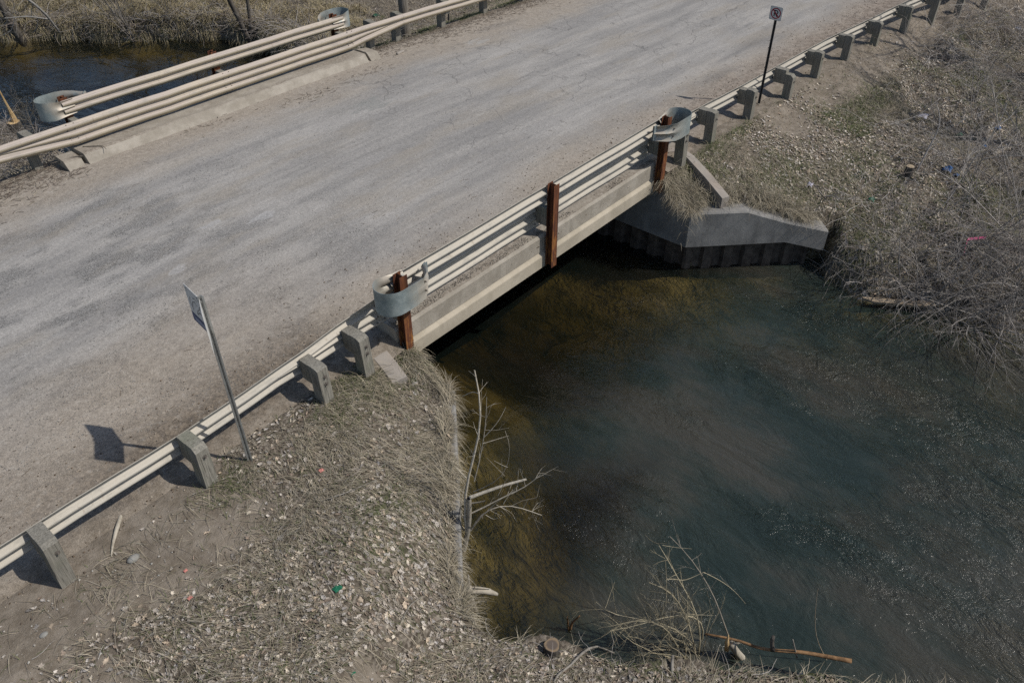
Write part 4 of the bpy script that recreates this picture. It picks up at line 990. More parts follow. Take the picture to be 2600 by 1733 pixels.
# two leafless trees on the right bank whose branch shadows fall across the slope and the road
for (x, y, H_) in ((20.5, -9.5, 10.5), (24.5, -7.2, 12.0)):
    b_ = np.array([x, y, float(height(x, y))]); e = empty('bare_tree', tuple(b_), 'leafless tree on the right bank just outside the photo', 'tree', 'leafless trees on the right bank')
    q = [b_ - [0, 0, .4], b_ + [.2, .1, H_*.4], b_ + [-.3, .4, H_]]; P = resample(q, 10)
    V_, F_ = tube_arrays(P, np.linspace(.20, .03, 10), 8); link('trunk', new_mesh('trunk', V_-b_, F_, M['bark_dark'], None, True), e); L = []
    for _ in range(14):
        i = int(R.integers(3, 9)); grow(P[i], np.r_[R.normal(0, .8, 2), R.uniform(.3, 1.2)], R.uniform(1.5, 3.4), .05, 2, L, .2, 3, (0, 0, .2), 7, 1)
    Vq, Fq, per = many_tubes([(a_, b__) for a_, b__, _ in L], 4); link('crown', new_mesh('crown', Vq-b_, Fq, M['twig'], np.tile((.17, .15, .13), (len(Vq), 1))), e)
# pale bough hanging in at the upper left
c7b = lambda x, y: (x/5.229, y/5.229)
bb = on_ground(190, 98); tr = lambda pts, r0, r1, lev, off=(0, 0): traced([c7b(*q) for q in pts], bb, r0, r1, lev, off)
L = [tr([(820, 462), (760, 390), (700, 310), (640, 240), (600, 170), (500, 90), (370, -10), (250, -90)], .035, .05, 0, (0, -1.2)), tr([(650, 258), (590, 245), (500, 242), (440, 225), (375, 212), (200, 238), (60, 242)], .030, .012, 0, (-.4, -1.0)),
     tr([(500, 245), (498, 340), (480, 400), (430, 440)], .016, .008, 1, (-.6, -.6)), tr([(190, 240), (180, 330), (145, 405), (140, 480)], .014, .007, 1, (-.8, -.8)), tr([(412, 215), (425, 120), (440, 0), (450, -100)], .014, .008, 1, (-.8, -1)), tr([(215, 230), (200, 120), (160, 0)], .012, .007, 1, (-.8, -1)), tr([(105, 245), (90, 310), (40, 345), (-30, 340)], .014, .007, 1, (-.9, -.9)),
     tr([(145, 405), (100, 440), (0, 480)], .012, .006, 1, (-.8, -.8)), tr([(690, 290), (640, 200), (560, 150)], .014, .008, 1, (-.2, -.4)), tr([(820, 460), (770, 470), (745, 510)], .012, .006, 1), tr([(815, 455), (800, 490), (810, 525)], .010, .005, 1)]
for i in (0, 1): sprout(L, i, 6, .3, .8, .006)
plant_from_lines('fallen_bough', 'pale forked bough reaching down to the water at the upper left', 'bough', bb, L, (.40, .385, .36))

# ------------------------------------------------------------------ logs, stumps, sticks, litter
def log(name, label, pts, rads, mat, cat='log', k=8, smooth=True, group=None):
    mb = MB(); P = np.array(pts, float); n = max(10, len(P)*3); Q = resample(P, n); r = np.interp(np.linspace(0, 1, n), np.linspace(0, 1, len(rads)), rads)
    mb.tube(Q, r, k); return tag(mb.build(name, M[mat], None, smooth, origin=tuple(P[0])), label, cat, group)
g = lambda x, y, l=0.0: on_ground(x, y) + np.array([0, 0, l])
# split log caught on the wall corner
b0 = on_z(1190, 1502, -1.55)
e = empty('driftwood_stump', tuple(b0), 'bleached split stump with a log jutting into the shallow water at the wall end', 'stump')
for nm, pts, rr_, mt in (('log', [(1186, 1498), (1215, 1497), (1240, 1500), (1262, 1508)], [.055, .05, .045, .025], 'bare_wood'), ('root', [(1188, 1492), (1196, 1525), (1206, 1545), (1216, 1560)], [.06, .055, .035, .02], 'bare_wood'),
                         ('root', [(1182, 1500), (1178, 1530), (1176, 1550)], [.05, .045, .02], 'bare_wood'), ('root', [(1188, 1495), (1190, 1478), (1189, 1458)], [.03, .022, .008], 'bark_grey'), ('splinter', [(1205, 1490), (1225, 1492), (1246, 1494)], [.015, .012, .004], 'bare_wood')):
    P = [upright(x, y, b0, .03*i) for i, (x, y) in enumerate(pts)]; mb = MB(); mb.tube(resample(P, 10), np.interp(np.linspace(0, 1, 10), np.linspace(0, 1, len(rr_)), rr_), 8); mb.build(nm, M[mt], e, True)
def stump(px, py, r, h, label, mat_top='cut', name='tree_stump'):
    p = on_ground(px, py); e = empty(name, tuple(p), label, 'stump'); mb = MB(); n = 18; rings = []
    for z, s in ((-.25, 1.25), (0, 1.08), (h*.6, 1.0), (h, .97)):
        rings.append(np.array([(p[0]+r*s*(1+.06*math.sin(3*a+1)+.03*math.sin(7*a))*math.cos(a), p[1]+r*s*(1+.06*math.sin(3*a+1)+.03*math.sin(7*a))*math.sin(a), p[2]+z) for a in np.linspace(0, 2*math.pi, n, endpoint=False)]))
    mb.loft(rings); mb.build('trunk', M['bark_dark'], e, True)
    for o_ in e.children:
        m = o_.modifiers.new('es', 'EDGE_SPLIT'); m.split_angle = math.radians(45)
    mb = MB(); mb.add(np.vstack([rings[-1]*.0 + (rings[-1]-[p[0], p[1], 0])*[.93, .93, 1] + [p[0], p[1], .003]]), [tuple(range(n))]); mb.build('cut_face', M[mat_top], e)
    return p, e
def mat_rings(name, a, b, c):
    t = NT(name); tc = t.new('ShaderNodeTexCoord').outputs['Object']; v = t.new('ShaderNodeVectorMath'); v.operation = 'LENGTH'; s = t.map((1, 1, 0), vec=tc); t.l.new(s, v.inputs[0])
    d = t.math('ADD', v.outputs['Value'], t.math('MULTIPLY', t.noise(14, 4, .7), .03))
    w_ = t.math('SINE', t.math('MULTIPLY', d, 420)); col = t.mix(t.ramp(w_, -1, 1, .3, .7), a, b); col = t.mix(t.ramp(d, .070, .10), col, c); col = t.mix(t.ramp(t.noise(7, 5, .7), .5, .68, 0, .7), col, (.06, .05, .045))
    return t.base(col, .9)
M['rings'] = mat_rings('cut_rings', (.10, .08, .065), (.15, .12, .10), (.26, .19, .12)); M['pale_rings'] = mat_rings('pale_cut_rings', (.36, .28, .18), (.44, .35, .24), (.44, .36, .26))
stump(1401, 1650, .105, .13, 'round dark sawn stump on the bottom bank', 'rings')
stump(2304, 446, .10, .24, 'small pale-topped sawn stump on the right slope', 'pale_rings')
b0 = on_ground(52, 345)
p, e = stump(45, 338, .17, .30, 'sawn stump with a tall pale splinter standing above the water behind the far guardrail', 'fresh_wood')
sp1 = upright(47, 300, p); mb = MB(); zt_ = p[2]+.30
Pt = [np.array([p[0]+.05, p[1], zt_-.02]), np.array([p[0]+.04, p[1], zt_+.32]), np.array([p[0]-.0, p[1], zt_+.6]), np.array([p[0]-.02, p[1], zt_+.92])]
mb.tube(resample(Pt, 8), np.array([.07, .065, .045, .03, .026, .022, .016, .008]), 6); mb.build('splinter', M['fresh_wood'], e)
# broken stump at the bottom bank
b0 = on_ground(1868, 1668); e = empty('broken_stump', tuple(b0), 'splintered pale stump beside the orange branch on the bottom bank', 'stump')
for nm, pts, rr_, mt in (('trunk', [(1905, 1690), (1885, 1672), (1862, 1645), (1858, 1632)], [.05, .055, .05, .045], 'bare_wood'), ('splinter', [(1846, 1648), (1846, 1625), (1850, 1611)], [.032, .03, .006], 'fresh_wood'), ('splinter', [(1858, 1640), (1872, 1632), (1882, 1630)], [.03, .02, .004], 'bare_wood'), ('splinter', [(1856, 1640), (1864, 1626)], [.02, .004], 'bare_wood')):
    P = [upright(x, y, b0, 0) for i, (x, y) in enumerate(pts)]; mb = MB(); mb.tube(resample(P, 9), np.interp(np.linspace(0, 1, 9), np.linspace(0, 1, len(rr_)), rr_), 7); mb.build(nm, M[mt], e, True)
b0 = on_z(1990, 1652, -1.75)
mb = MB(); P = [on_z(x, y, -1.72 + .02*i) for i, (x, y) in enumerate([(1790, 1608), (1834, 1616), (1882, 1626), (1919, 1643), (1963, 1650), (2038, 1654), (2106, 1667), (2162, 1677)])]
e = empty('fallen_branch', tuple(P[3]), 'long orange-barked branch lying along the bottom water edge', 'branch')
mb.tube(resample(P, 22), np.linspace(.014, .030, 22), 8); mb.build('stem', M['orange_bark'], e, True)
mb = MB(); q = P[4]; mb.tube(resample([q, q+[.0, .05, .12], q+[.02, .06, .24]], 6), np.linspace(.03, .024, 6), 7); mb.build('knot', M['bark_dark'], e, True)
log('curved_branch', 'grey crooked branch lying on the bottom bank below the sawn stump', [g(1405, 1740, .03), g(1407, 1722, .04), g(1420, 1711, .05), g(1444, 1700, .06), g(1465, 1675, .07), g(1490, 1655, .08), g(1518, 1646, .07), g(1560, 1660, .03)], [.012, .014, .016, .017, .016, .014, .012, .008], 'bark_grey', 'branch')
log('stick', 'pale peeled stick lying on bare dirt behind the near guardrail', [g(318, 1290, .03), g(303, 1332, .035), g(291, 1372, .03), g(287, 1392, .03), g(284, 1414, .02)], [.016, .026, .026, .018, .008], 'bare_wood', 'stick')
log('stick', 'short grey stick beside the peeled stick on the dirt', [g(276, 1292, .03), g(265, 1315, .03), g(252, 1336, .02)], [.016, .018, .014], 'bark_grey', 'stick')
log('stick', 'thin grey stick lying across the matted bank grass', [g(828, 1274, .05), g(880, 1258, .06), g(915, 1243, .06), g(955, 1225, .05)], [.007, .008, .008, .006], 'bark_grey', 'stick')
log('stick', 'forked stick on the leafy bank near the driftwood stump', [g(1020, 1578, .03), g(1040, 1540, .04), g(1070, 1518, .04)], [.008, .009, .006], 'bark_grey', 'stick')
log('stick', 'blunt grey stick standing up from the bottom bank', [g(1706, 1712, .0), g(1705, 1690, .06), g(1706, 1672, .10)], [.022, .021, .018], 'bark_grey', 'stick')
log('stick', 'pale upright stick behind the orange branch', [upright(2024, 1668, P[5]), upright(2018, 1645, P[5]), upright(2013, 1622, P[5])], [.012, .010, .007], 'bark_grey', 'stick')
log('stick', 'curved dark stick lying on the far curb near its left end', [on_z(210, 372, .31), on_z(240, 371, .32), on_z(262, 370, .33), on_z(270, 379, .31)], [.007, .008, .008, .005], 'bark_dark', 'stick')
log('stick', 'dark branch lying by the broken left curb end', [on_z(150, 412, .18), on_z(175, 402, .24), on_z(210, 396, .26)], [.016, .018, .012], 'bark_dark', 'stick')
log('stick', 'short pale board end beside the right curb end', [on_z(1008, 138, .10), on_z(1024, 130, .11)], [.05, .04], 'conc_old', 'board', k=4)
log('stick', 'reddish broken twig standing over the bottom water edge', [upright(1448, 1597, on_ground(1446, 1600)), upright(1452, 1580, on_ground(1446, 1600)), upright(1472, 1562, on_ground(1446, 1600))], [.02, .016, .010], 'orange_bark', 'stick')
log('stick', 'red-brown peg standing left of the broken twig', [upright(1444, 1598, on_ground(1444, 1600)), upright(1442, 1580, on_ground(1444, 1600)), upright(1440, 1564, on_ground(1444, 1600))], [.016, .013, .008], 'orange_bark', 'stick')
for i, (a_, b_) in enumerate((((925, 90), (955, 78)), ((1100, 108), (1118, 96)), ((1085, 118), (1128, 112)))): pass
log('stick', 'pale dry stick on the verge under the far guardrail', [on_z(1040, 115, .02), on_z(1055, 104, .03), on_z(1067, 95, .03)], [.008, .008, .005], 'bare_wood', 'stick')
log('stick', 'upright pale dry stick on the verge by the far guardrail', [on_z(1102, 113, .02), upright(1104, 102, on_z(1102, 113, .02)), upright(1106, 92, on_z(1102, 113, .02))], [.009, .008, .005], 'bare_wood', 'stick')
# plank at the right waterline
Pp = [on_z(2188, 759, -1.98), on_z(2215, 765, -1.98), on_z(2290, 771, -1.98), on_z(2372, 777, -1.98)]
mb = MB(); rings = []
d = (Pp[-1]-Pp[0]); d /= np.linalg.norm(d); sd = np.array([-d[1], d[0], 0])
for p, w_ in zip(Pp, (.02, .075, .085, .085)): rings.append(np.array([p-sd*w_, p+sd*w_, p+sd*w_+[0, 0, .05], p-sd*w_+[0, 0, .05]]))
mb.loft(rings); tag(mb.build('plank', M['plank'], None, origin=tuple(Pp[1])), 'long weathered plank with a pointed end at the right waterline', 'plank')
# stones and scraps
def rock(px, py, r, label, mat='stone', sq=.5):
    p = on_ground(px, py); mb = MB(); n = 10; rings = []
    for th_ in np.linspace(.05, math.pi-.05, 7): rings.append(np.array([(p[0]+r*math.sin(th_)*math.cos(a)*(1+.12*math.sin(2*a+th_)), p[1]+r*math.sin(th_)*math.sin(a)*.8, p[2]+r*sq*.6+r*sq*math.cos(th_)) for a in np.linspace(0, 2*math.pi, n, endpoint=False)]))
    mb.loft(rings[::-1]); return tag(mb.build('stone', M[mat], None, True, origin=tuple(p)), label, 'stone')
rock(340, 1420, .075, 'smooth pale oval stone on the dirt by the peeled stick')
rock(112, 1612, .045, 'pale flat stone half hidden in the dirt at lower left')
def scrap(px, py, s, mat, label, name='plastic_scrap', cat='litter', tall=.6):
    p = on_ground(px, py); mb = MB(); n = 7; V_ = []
    for i in range(n):
        for j in range(n):
            u, v = i/(n-1)-.5, j/(n-1)-.5
            V_.append((p[0]+s*u*(1+.3*vnoise(v*5, i*.7, px)), p[1]+s*v*.8*(1+.4*vnoise(u*5, j*.9, py)), p[2]+.03+s*tall*(float(vnoise(u*3.1+px, v*3.1, 7)))*(1-2.2*(u*u+v*v))))
    mb.add(V_, [(i*n+j, (i+1)*n+j, (i+1)*n+j+1, i*n+j+1) for i in range(n-1) for j in range(n-1)])
    o = mb.build(name, M[mat], None, origin=tuple(p)); m = o.modifiers.new('th', 'SOLIDIFY'); m.thickness = .004
    return tag(o, label, cat)
scrap(2405, 433, .20, 'blue_bag', 'crumpled blue plastic scrap below the long pale stem'); scrap(2428, 447, .12, 'blue_bag', 'small blue scrap beside the larger crumpled one'); scrap(2499, 376, .15, 'blue_bag', 'blue plastic scrap caught under the thick pale stem')
scrap(2531, 328, .16, 'blue_bag', 'dark blue scrap deep in the thicket'); scrap(2583, 75, .18, 'blue_bag', 'blue scrap at the upper right border'); scrap(2212, 510, .15, 'green_bag', 'green plastic scrap on the right slope above the wing wall'); scrap(2436, 346, .15, 'green_bag', 'green scrap under the thicket near the pale stems')
scrap(2563, 210, .15, 'green_bag', 'green scrap in the upper right undergrowth'); scrap(857, 1496, .09, 'green_bag', 'torn green plastic strip on the leafy bank', tall=.3); scrap(891, 1712, .08, 'green_bag', 'green plastic cap at the bottom of the bank'); scrap(955, 43, .20, 'green_bag', 'green bottle scrap beyond the far guardrail')
scrap(817, 1197, .06, 'red_bit', 'coral plastic scrap on the matted grass bank', tall=.3); scrap(473, 1451, .04, 'red_bit', 'tiny coral scrap near the dirt edge', tall=.3); scrap(484, 1520, .05, 'red_bit', 'coral scrap among the leaves at lower left', tall=.3); scrap(2056, 474, .13, 'pale_bit', 'small pale cone-like scrap on the right slope', tall=1.0)
scrap(2340, 296, .34, 'pale_bit', 'pale crumpled sheet in the hollow under the thicket', tall=.3)
p = on_ground(2446, 648); mb = MB()
for q in ((np.array([0, 0, .02]), np.array([.02, .03, .22]), np.array([.05, .05, .36])), (np.array([.05, .05, .36]), np.array([.22, -.12, .37]), np.array([.36, -.22, .36]))):
    A_ = resample([p+s_ for s_ in q], 6); sd = np.array([.02, -.0, .022]); V_ = np.vstack([A_-sd, A_+sd]); mb.add(V_, [(i, i+1, 7+i, 6+i) for i in range(5)])
o = mb.build('flagging_tape', M['pink'], None, origin=tuple(p)); m = o.modifiers.new('th', 'SOLIDIFY'); m.thickness = .003
tag(o, 'bent strip of pink flagging tape on the right bank thicket', 'tape')

# ------------------------------------------------------------------ ground cover (countless: stuff)
def land(n, x0, x1, y0, y1, dens, margin=200):
    x = R.uniform(x0, x1, n); y = R.uniform(y0, y1, n)
    keep = R.uniform(0, 1, n) < dens(x, y); x, y = x[keep], y[keep]; z = height(x, y); P = np.stack([x, y, z], 1)
    k = in_view(P, margin) & (z > WATER + .02); return P[k]
def slope_dir(P):
    e = .12; gx = (height(P[:, 0]+e, P[:, 1])-height(P[:, 0]-e, P[:, 1]))/(2*e); gy = (height(P[:, 0], P[:, 1]+e)-height(P[:, 0], P[:, 1]-e))/(2*e)
    d = np.stack([-gx, -gy], 1); return np.clip(d, -1.2, 1.2)
def off_road(x, y):
    xl = np.interp(y, LY, LX); xr = np.interp(y, QY, QX)
    on_span = ((x > xl-.02) & (x < xr)) | ((abs(x-.57+.12*(y+.4)) < .10) & (y > -.62) & (y < .1))
    return (((y < np.where((x > -2.3) & (x < 1.2), -.02, -.30)) | (y > 10.05)) & ~on_span).astype(float)
LEAF = np.array([(0, -.62), (.05, -.34), (.20, -.36), (.15, -.16), (.30, -.08), (.17, .06), (.26, .26), (.11, .26), (.02, .56), (-.12, .28), (-.25, .24), (-.16, .05), (-.31, -.06), (-.16, -.18), (-.19, -.38), (-.05, -.33)])*np.array([1.15, .95])
LEAF_LO = np.array([(0, -.52), (.16, -.26), (.32, -.12), (.18, .1), (.24, .34), (.02, .5), (-.20, .32), (-.16, .08), (-.34, -.02), (-.15, -.26)])
def leaves(name, P, size, cols, shape, lift=.004, curl=.10):
    n = len(P); m = len(shape); a = R.uniform(0, 2*math.pi, n); s = size*R.uniform(.5, 1.3, n)
    cx_, sx_ = np.cos(a), np.sin(a); asp = R.uniform(.5, 1.1, n)
    L2 = shape[None]*np.stack([asp, np.ones(n)], 1)[:, None, :]*s[:, None, None]*R.uniform(.84, 1.14, (n, m, 1))
    fold = np.abs(L2[..., 0])*R.uniform(-.12, .38, n)[:, None]                     # folded along the midrib
    bend = (L2[..., 1]**2)/s[:, None]*R.normal(.05, .3, n)[:, None]
    x = L2[..., 0]*cx_[:, None]-L2[..., 1]*sx_[:, None]; y = L2[..., 0]*sx_[:, None]+L2[..., 1]*cx_[:, None]
    tilt = R.normal(0, .17, (n, 2)); sd = slope_dir(P)
    z = x*(tilt[:, :1]-sd[:, :1]) + y*(tilt[:, 1:]-sd[:, 1:]) + fold + bend + R.normal(0, curl, (n, m))*s[:, None]*.5
    V_ = np.stack([x, y, z], -1) + (P + np.c_[np.zeros((n, 2)), lift + R.uniform(0, .02, n)])[:, None, :]
    ctr = P + np.c_[np.zeros((n, 2)), np.full(n, lift)]
    V_ = np.concatenate([V_, ctr[:, None, :]], 1)
    i = np.arange(m); f = np.stack([i, (i+1) % m, np.full(m, m)], 1)
    F_ = (f[None] + (np.arange(n)*(m+1))[:, None, None]).reshape(-1, 3)
    c = cols[R.integers(0, len(cols), n)]*R.uniform(.45, 1.25, (n, 1))*(.75+.5*fbm(P[:, 0]*2.2, P[:, 1]*2.2, 97))[:, None]; C = np.repeat(c, m+1, 0)
    o = link(name, new_mesh(name, V_.reshape(-1, 3), F_, M['leaf'], C)); return tag(o, kind='stuff')
def blades(name, P, length, width, cols, flow, upr=.5, k=3):
    n = len(P); L_ = length*R.uniform(.35, 1.5, n)*(.7+.6*fbm(P[:, 0]*1.5, P[:, 1]*1.5, 101)); a = np.arctan2(flow[:, 1], flow[:, 0]) + R.normal(0, .7, n)
    h = np.stack([np.cos(a), np.sin(a), np.zeros(n)], 1); up0 = np.clip(R.normal(upr, .25, n), .05, 1.6); sd = slope_dir(P)
    pts = [P - [0, 0, .01]]
    for j in range(k):
        u = up0*(1-.95*j/max(k-1, 1)) - .18*j
        d = h*np.cos(u)[:, None] + np.c_[np.zeros((n, 2)), np.sin(u)]; d[:, 2] -= (h[:, :2]*sd).sum(1)*.8
        d /= np.linalg.norm(d, axis=1)[:, None]; pts.append(pts[-1] + d*(L_/k)[:, None])
    side = np.stack([-np.sin(a), np.cos(a), np.zeros(n)], 1)*width; V_ = []
    for j, p in enumerate(pts):
        w_ = 1 - .8*j/k; V_ += [p-side*w_, p+side*w_]
    V_ = np.stack(V_, 1)
    f = np.array([(2*j, 2*j+1, 2*j+3, 2*j+2) for j in range(k)]); F_ = (f[None] + (np.arange(n)*(2*k+2))[:, None, None]).reshape(-1, 4)
    c = cols[R.integers(0, len(cols), n)]*R.uniform(.7, 1.25, (n, 1)); C = np.repeat(c, 2*k+2, 0)
    o = link(name, new_mesh(name, V_.reshape(-1, 3), F_, M['blade'], C)); return tag(o, kind='stuff')
LEAFC = np.array([(.37, .33, .285), (.43, .39, .345), (.31, .27, .23), (.38, .31, .235), (.24, .19, .15), (.35, .325, .30), (.46, .41, .335)])
STRAW = np.array([(.37, .32, .235), (.29, .25, .185), (.45, .395, .295), (.17, .145, .105), (.34, .31, .25), (.22, .20, .14)])
GREEN = np.array([(.085, .105, .040), (.11, .125, .055), (.065, .085, .035), (.14, .145, .075)])
leafy = lambda x, y: off_road(x, y)*(1-.93*bare_mask(x, y))
# left bank
ln = lambda x, y: leafy(x, y)*np.clip(sstep(.40, .62, fbm(x*.9, y*.9, 61)) *(.35+.65*sstep(-1.2, -3.2, y)) + .08 + .75*sstep(1.7, 3.0, -y-(x+1.5)*.45), 0, 1)
leaves('leaf_litter', land(60000, -9, 3, -10.5, -.02, ln), .074, LEAFC*1.2, LEAF)
lr = lambda x, y: leafy(x, y)*np.clip(sstep(.38, .60, fbm(x*.6, y*.6, 63))*.85 + .12, 0, 1)
leaves('leaf_litter', land(60000, 8.4, 30, -10.5, -.5, lr), .080, LEAFC*1.42, LEAF_LO)
lf = lambda x, y: leafy(x, y)*np.clip(sstep(.42, .62, fbm(x*.5, y*.5, 64)) + .15, 0, 1)
leaves('leaf_litter', land(26000, -6, 34, 10.2, 36, lf), .13, LEAFC*.85, LEAF_LO)
# grass
gl = lambda x, y: leafy(x, y)*np.clip(sstep(.62, .40, fbm(x*.9, y*.9, 61))*1.1 + .25, 0, 1)*(1 - .62*sstep(1.7, 3.0, -y-(x+1.5)*.45))
P = land(175000, -7, 3, -10.5, -.02, gl)
fl_ = slope_dir(P) + np.stack([.55*np.ones(len(P)), -.75*np.ones(len(P))], 1)*.5 + np.stack([fbm(P[:, 0]*.8, P[:, 1]*.8, 71)-.47, fbm(P[:, 0]*.8, P[:, 1]*.8, 72)-.47], 1)*2.2
blades('dry_grass', P, .30, .0036, STRAW, fl_, .30)
gg = lambda x, y: leafy(x, y)*np.clip(green_mask(x, y)*.9 + .14 + .2*sstep(1.2, 2.6, -y-(x+1.5)*.45)*(x < 4), 0, 1)
P = land(80000, -9, 3, -10.5, -.02, gg); blades('green_grass', P, .12, .0040, GREEN*1.15, R.normal(0, 1, (len(P), 2)), .85)
P = land(130000, 8.4, 28, -9, -.4, lambda x, y: leafy(x, y)*np.clip(sstep(.60, .40, fbm(x*.6, y*.6, 63)) + .15, 0, 1)); fl_ = slope_dir(P) + R.normal(0, .5, (len(P), 2))
blades('dry_grass', P, .24, .0048, STRAW*.9, fl_, .45, 2)
P = land(120000, 8.4, 26, -9, -.4, gg); blades('green_grass', P, .15, .0052, GREEN*1.2, R.normal(0, 1, (len(P), 2)), .8, 2)
P = land(90000, -6, 32, 10.1, 34, lambda x, y: leafy(x, y)*np.clip(sstep(.55, .42, fbm(x*.5, y*.5, 64)) + .3, 0, 1)); fl_ = slope_dir(P)*1.5 + R.normal(0, .5, (len(P), 2))
blades('dry_grass', P, .34, .0065, STRAW*1.05, fl_, .6)
P = land(26000, 8, 24, 9.95, 12, lambda x, y: (y > 9.95)*.9*sstep(.4, .6, fbm(x*1.2, y*1.2, 66))); blades('green_grass', P, .14, .005, GREEN*1.1, R.normal(0, 1, (len(P), 2)), .8)
# overhanging tufts along the wall tops and round the posts
def tuft(x, y, n, r, ln_, cols, u=.7, fx=(0, 0), nm='dry_grass', wd=.004):
    P = np.stack([R.normal(x, r, n), R.normal(y, r, n)], 1); P = np.c_[P, height(P[:, 0], P[:, 1])]; return P
PP = []; PG = []; EP = []; EF = []
for k in range(84):
    s_ = R.uniform(-.05, 1.25); x = 1.24 - 2.22*min(s_, 1.02) + R.normal(0, .05); y = -1.15 - 2.2*s_; m_ = int(R.uniform(30, 150)); q = tuft(x-R.uniform(.04, .20), y, m_, R.uniform(.03, .09), .3, STRAW)
    dr_ = np.array([.75, .35]) + R.normal(0, .55, 2); EP.append(q); EF.append(np.tile(dr_, (m_, 1)))
for k in range(12): PP.append(tuft(R.choice([R.uniform(.0, .25), R.uniform(.85, 1.1)]), R.uniform(-1.1, -.4), 60, .12, .3, STRAW))
for k in range(30):
    s = R.uniform(0, 1); PP.append(tuft(8.75 + 1.9*s, -.95 - 2.0*s, 55, .12, .3, STRAW))
for k in range(22): PP.append(tuft(R.uniform(8.74, 9.05), R.uniform(-1.0, -.3), 70, .08, .3, STRAW))
for k in range(20): PP.append(tuft(R.uniform(9.4, 11.2), R.uniform(-1.6, -.45), 50, .16, .3, STRAW))
for k in range(36):
    x, y = R.uniform(8.42, 8.78), R.uniform(-1.15, -.28); m_ = int(R.uniform(20, 70)); q = np.c_[R.normal(x, .06, m_), R.normal(y, .06, m_), np.zeros(m_)]; q[:, 2] = height(q[:, 0]+.48, q[:, 1]) - .02
    EP.append(q); EF.append(np.tile(np.array([-.5, -.55]) + R.normal(0, .6, 2), (m_, 1)))
for k in range(45):
    s_ = R.uniform(0, 1); x, y = 8.75+1.75*s_, -.9-2.0*s_; x += R.uniform(-.05, .25); m_ = int(R.uniform(15, 60)); q = np.c_[R.normal(x, .08, m_), R.normal(y, .08, m_), np.zeros(m_)]; q[:, 2] = height(q[:, 0]+.30, q[:, 1]+.1) - .01
    EP.append(q); EF.append(np.tile(np.array([-.3, -.5]) + R.normal(0, .8, 2), (m_, 1)))
EP = np.vstack(EP); EF = np.vstack(EF); k_ = EP[:, 2] > -1.4; blades('dry_grass', EP[k_], .38, .0040, STRAW*.92, EF[k_] + R.normal(0, .2, (k_.sum(), 2)), .42, 4)
P = np.vstack(PP); P = P[P[:, 2] > -1.35]; fl_ = slope_dir(P)*1.2 + R.normal(0, .35, (len(P), 2)); blades('dry_grass', P, .30, .0038, STRAW, fl_, .75)
for x, y, n in ((.95, -.55, 500), (.15, -.5, 500), (9.0, -.7, 700), (10.4, -.6, 500), (9.5, -.5, 500), (-.6, -.55, 300), (-2.4, -.6, 250), (8.85, -1.0, 500)): PG.append(tuft(x, y, n, .22, .15, GREEN))
P = np.vstack(PG); P = P[off_road(P[:, 0], P[:, 1]) > 0]; blades('green_grass', P, .16, .004, GREEN, R.normal(0, 1, (len(P), 2)), .95)
FP = []; FF = []
for k in range(420):
    y = R.uniform(14, 31); x = np.interp(y, QY, QX) + abs(R.normal(.5, 1.6)); m_ = int(R.uniform(40, 130)); q = tuft(x, y, m_, R.uniform(.06, .2), .5, STRAW); FP.append(q); FF.append(np.tile(R.normal(0, .6, 2) + [-.4, -.3], (m_, 1)))
FP = np.vstack(FP); FF = np.vstack(FF); k_ = (FP[:, 2] > WATER+.15) & in_view(FP, 100) & (off_road(FP[:, 0], FP[:, 1]) > 0)
blades('dry_grass', FP[k_], .50, .009, np.array([(.42, .35, .22), (.36, .30, .19), (.46, .39, .26), (.30, .27, .16)]), FF[k_] + R.normal(0, .4, (k_.sum(), 2)), .85)
# twig tangle over the right bank and the far bank edges
def tangle(name, n, x0, x1, y0, y1, dens, ln_, r, cols, lift=.25, up=.3):
    P = land(n, x0, x1, y0, y1, dens, 150); n = len(P); S = 6
    if n == 0: print('empty', name); return
    d = R.normal(0, 1, (n, 3)); d[:, 2] = np.abs(d[:, 2])*up; d /= np.linalg.norm(d, axis=1)[:, None]
    pts = np.zeros((n, S, 3)); pts[:, 0] = P + np.c_[np.zeros((n, 2)), R.uniform(-.02, lift, n)]; L_ = ln_*R.uniform(.4, 1.3, n)
    for k in range(1, S): d = d + R.normal(0, .22, (n, 3)) - [0, 0, .06]; d /= np.linalg.norm(d, axis=1)[:, None]; pts[:, k] = pts[:, k-1] + d*(L_/(S-1))[:, None]
    g_ = height(pts[..., 0], pts[..., 1]); pts[..., 2] = np.maximum(pts[..., 2], np.maximum(g_+.008, WATER-.05))
    V_, F_, per = many_tubes([(pts[i], np.linspace(r, r*.45, S)) for i in range(n)], 3)
    c = cols[R.integers(0, len(cols), n)]*R.uniform(.7, 1.25, (n, 1))
    return tag(link(name, new_mesh(name, V_, F_, M['twig'], np.repeat(c, per, 0))), kind='stuff')
TWIG = np.array([(.32, .295, .27), (.40, .37, .34), (.25, .225, .205), (.46, .43, .40), (.29, .245, .22)])
tangle('fallen_twigs', 17000, 9.4, 27, -10.5, -1.2, lambda x, y: off_road(x, y)*sstep(1.7, 4.6, (x-10.5)*.35 - (y+2.2))*(.10+.9*sstep(.44, .62, fbm(x*.9, y*.9, 83))), 1.1, .0058, TWIG, .6, .5)
tangle('fallen_twigs', 1300, 9.5, 13, -10.5, -3.2, lambda x, y: off_road(x, y)*np.ones_like(x)*.9, .8, .0055, TWIG*1.15, .45, .5)
tangle('fallen_twigs', 700, -6, 3, -10.5, -.5, lambda x, y: leafy(x, y), .35, .0026, TWIG*1.2, .05, .15)
tangle('fallen_twigs', 900, -2, 3, -10.5, -3.8, lambda x, y: leafy(x, y)*sstep(1.6, .0, np.interp(y, LY, LX)-x), .40, .0032, TWIG*1.2, .12, .35)
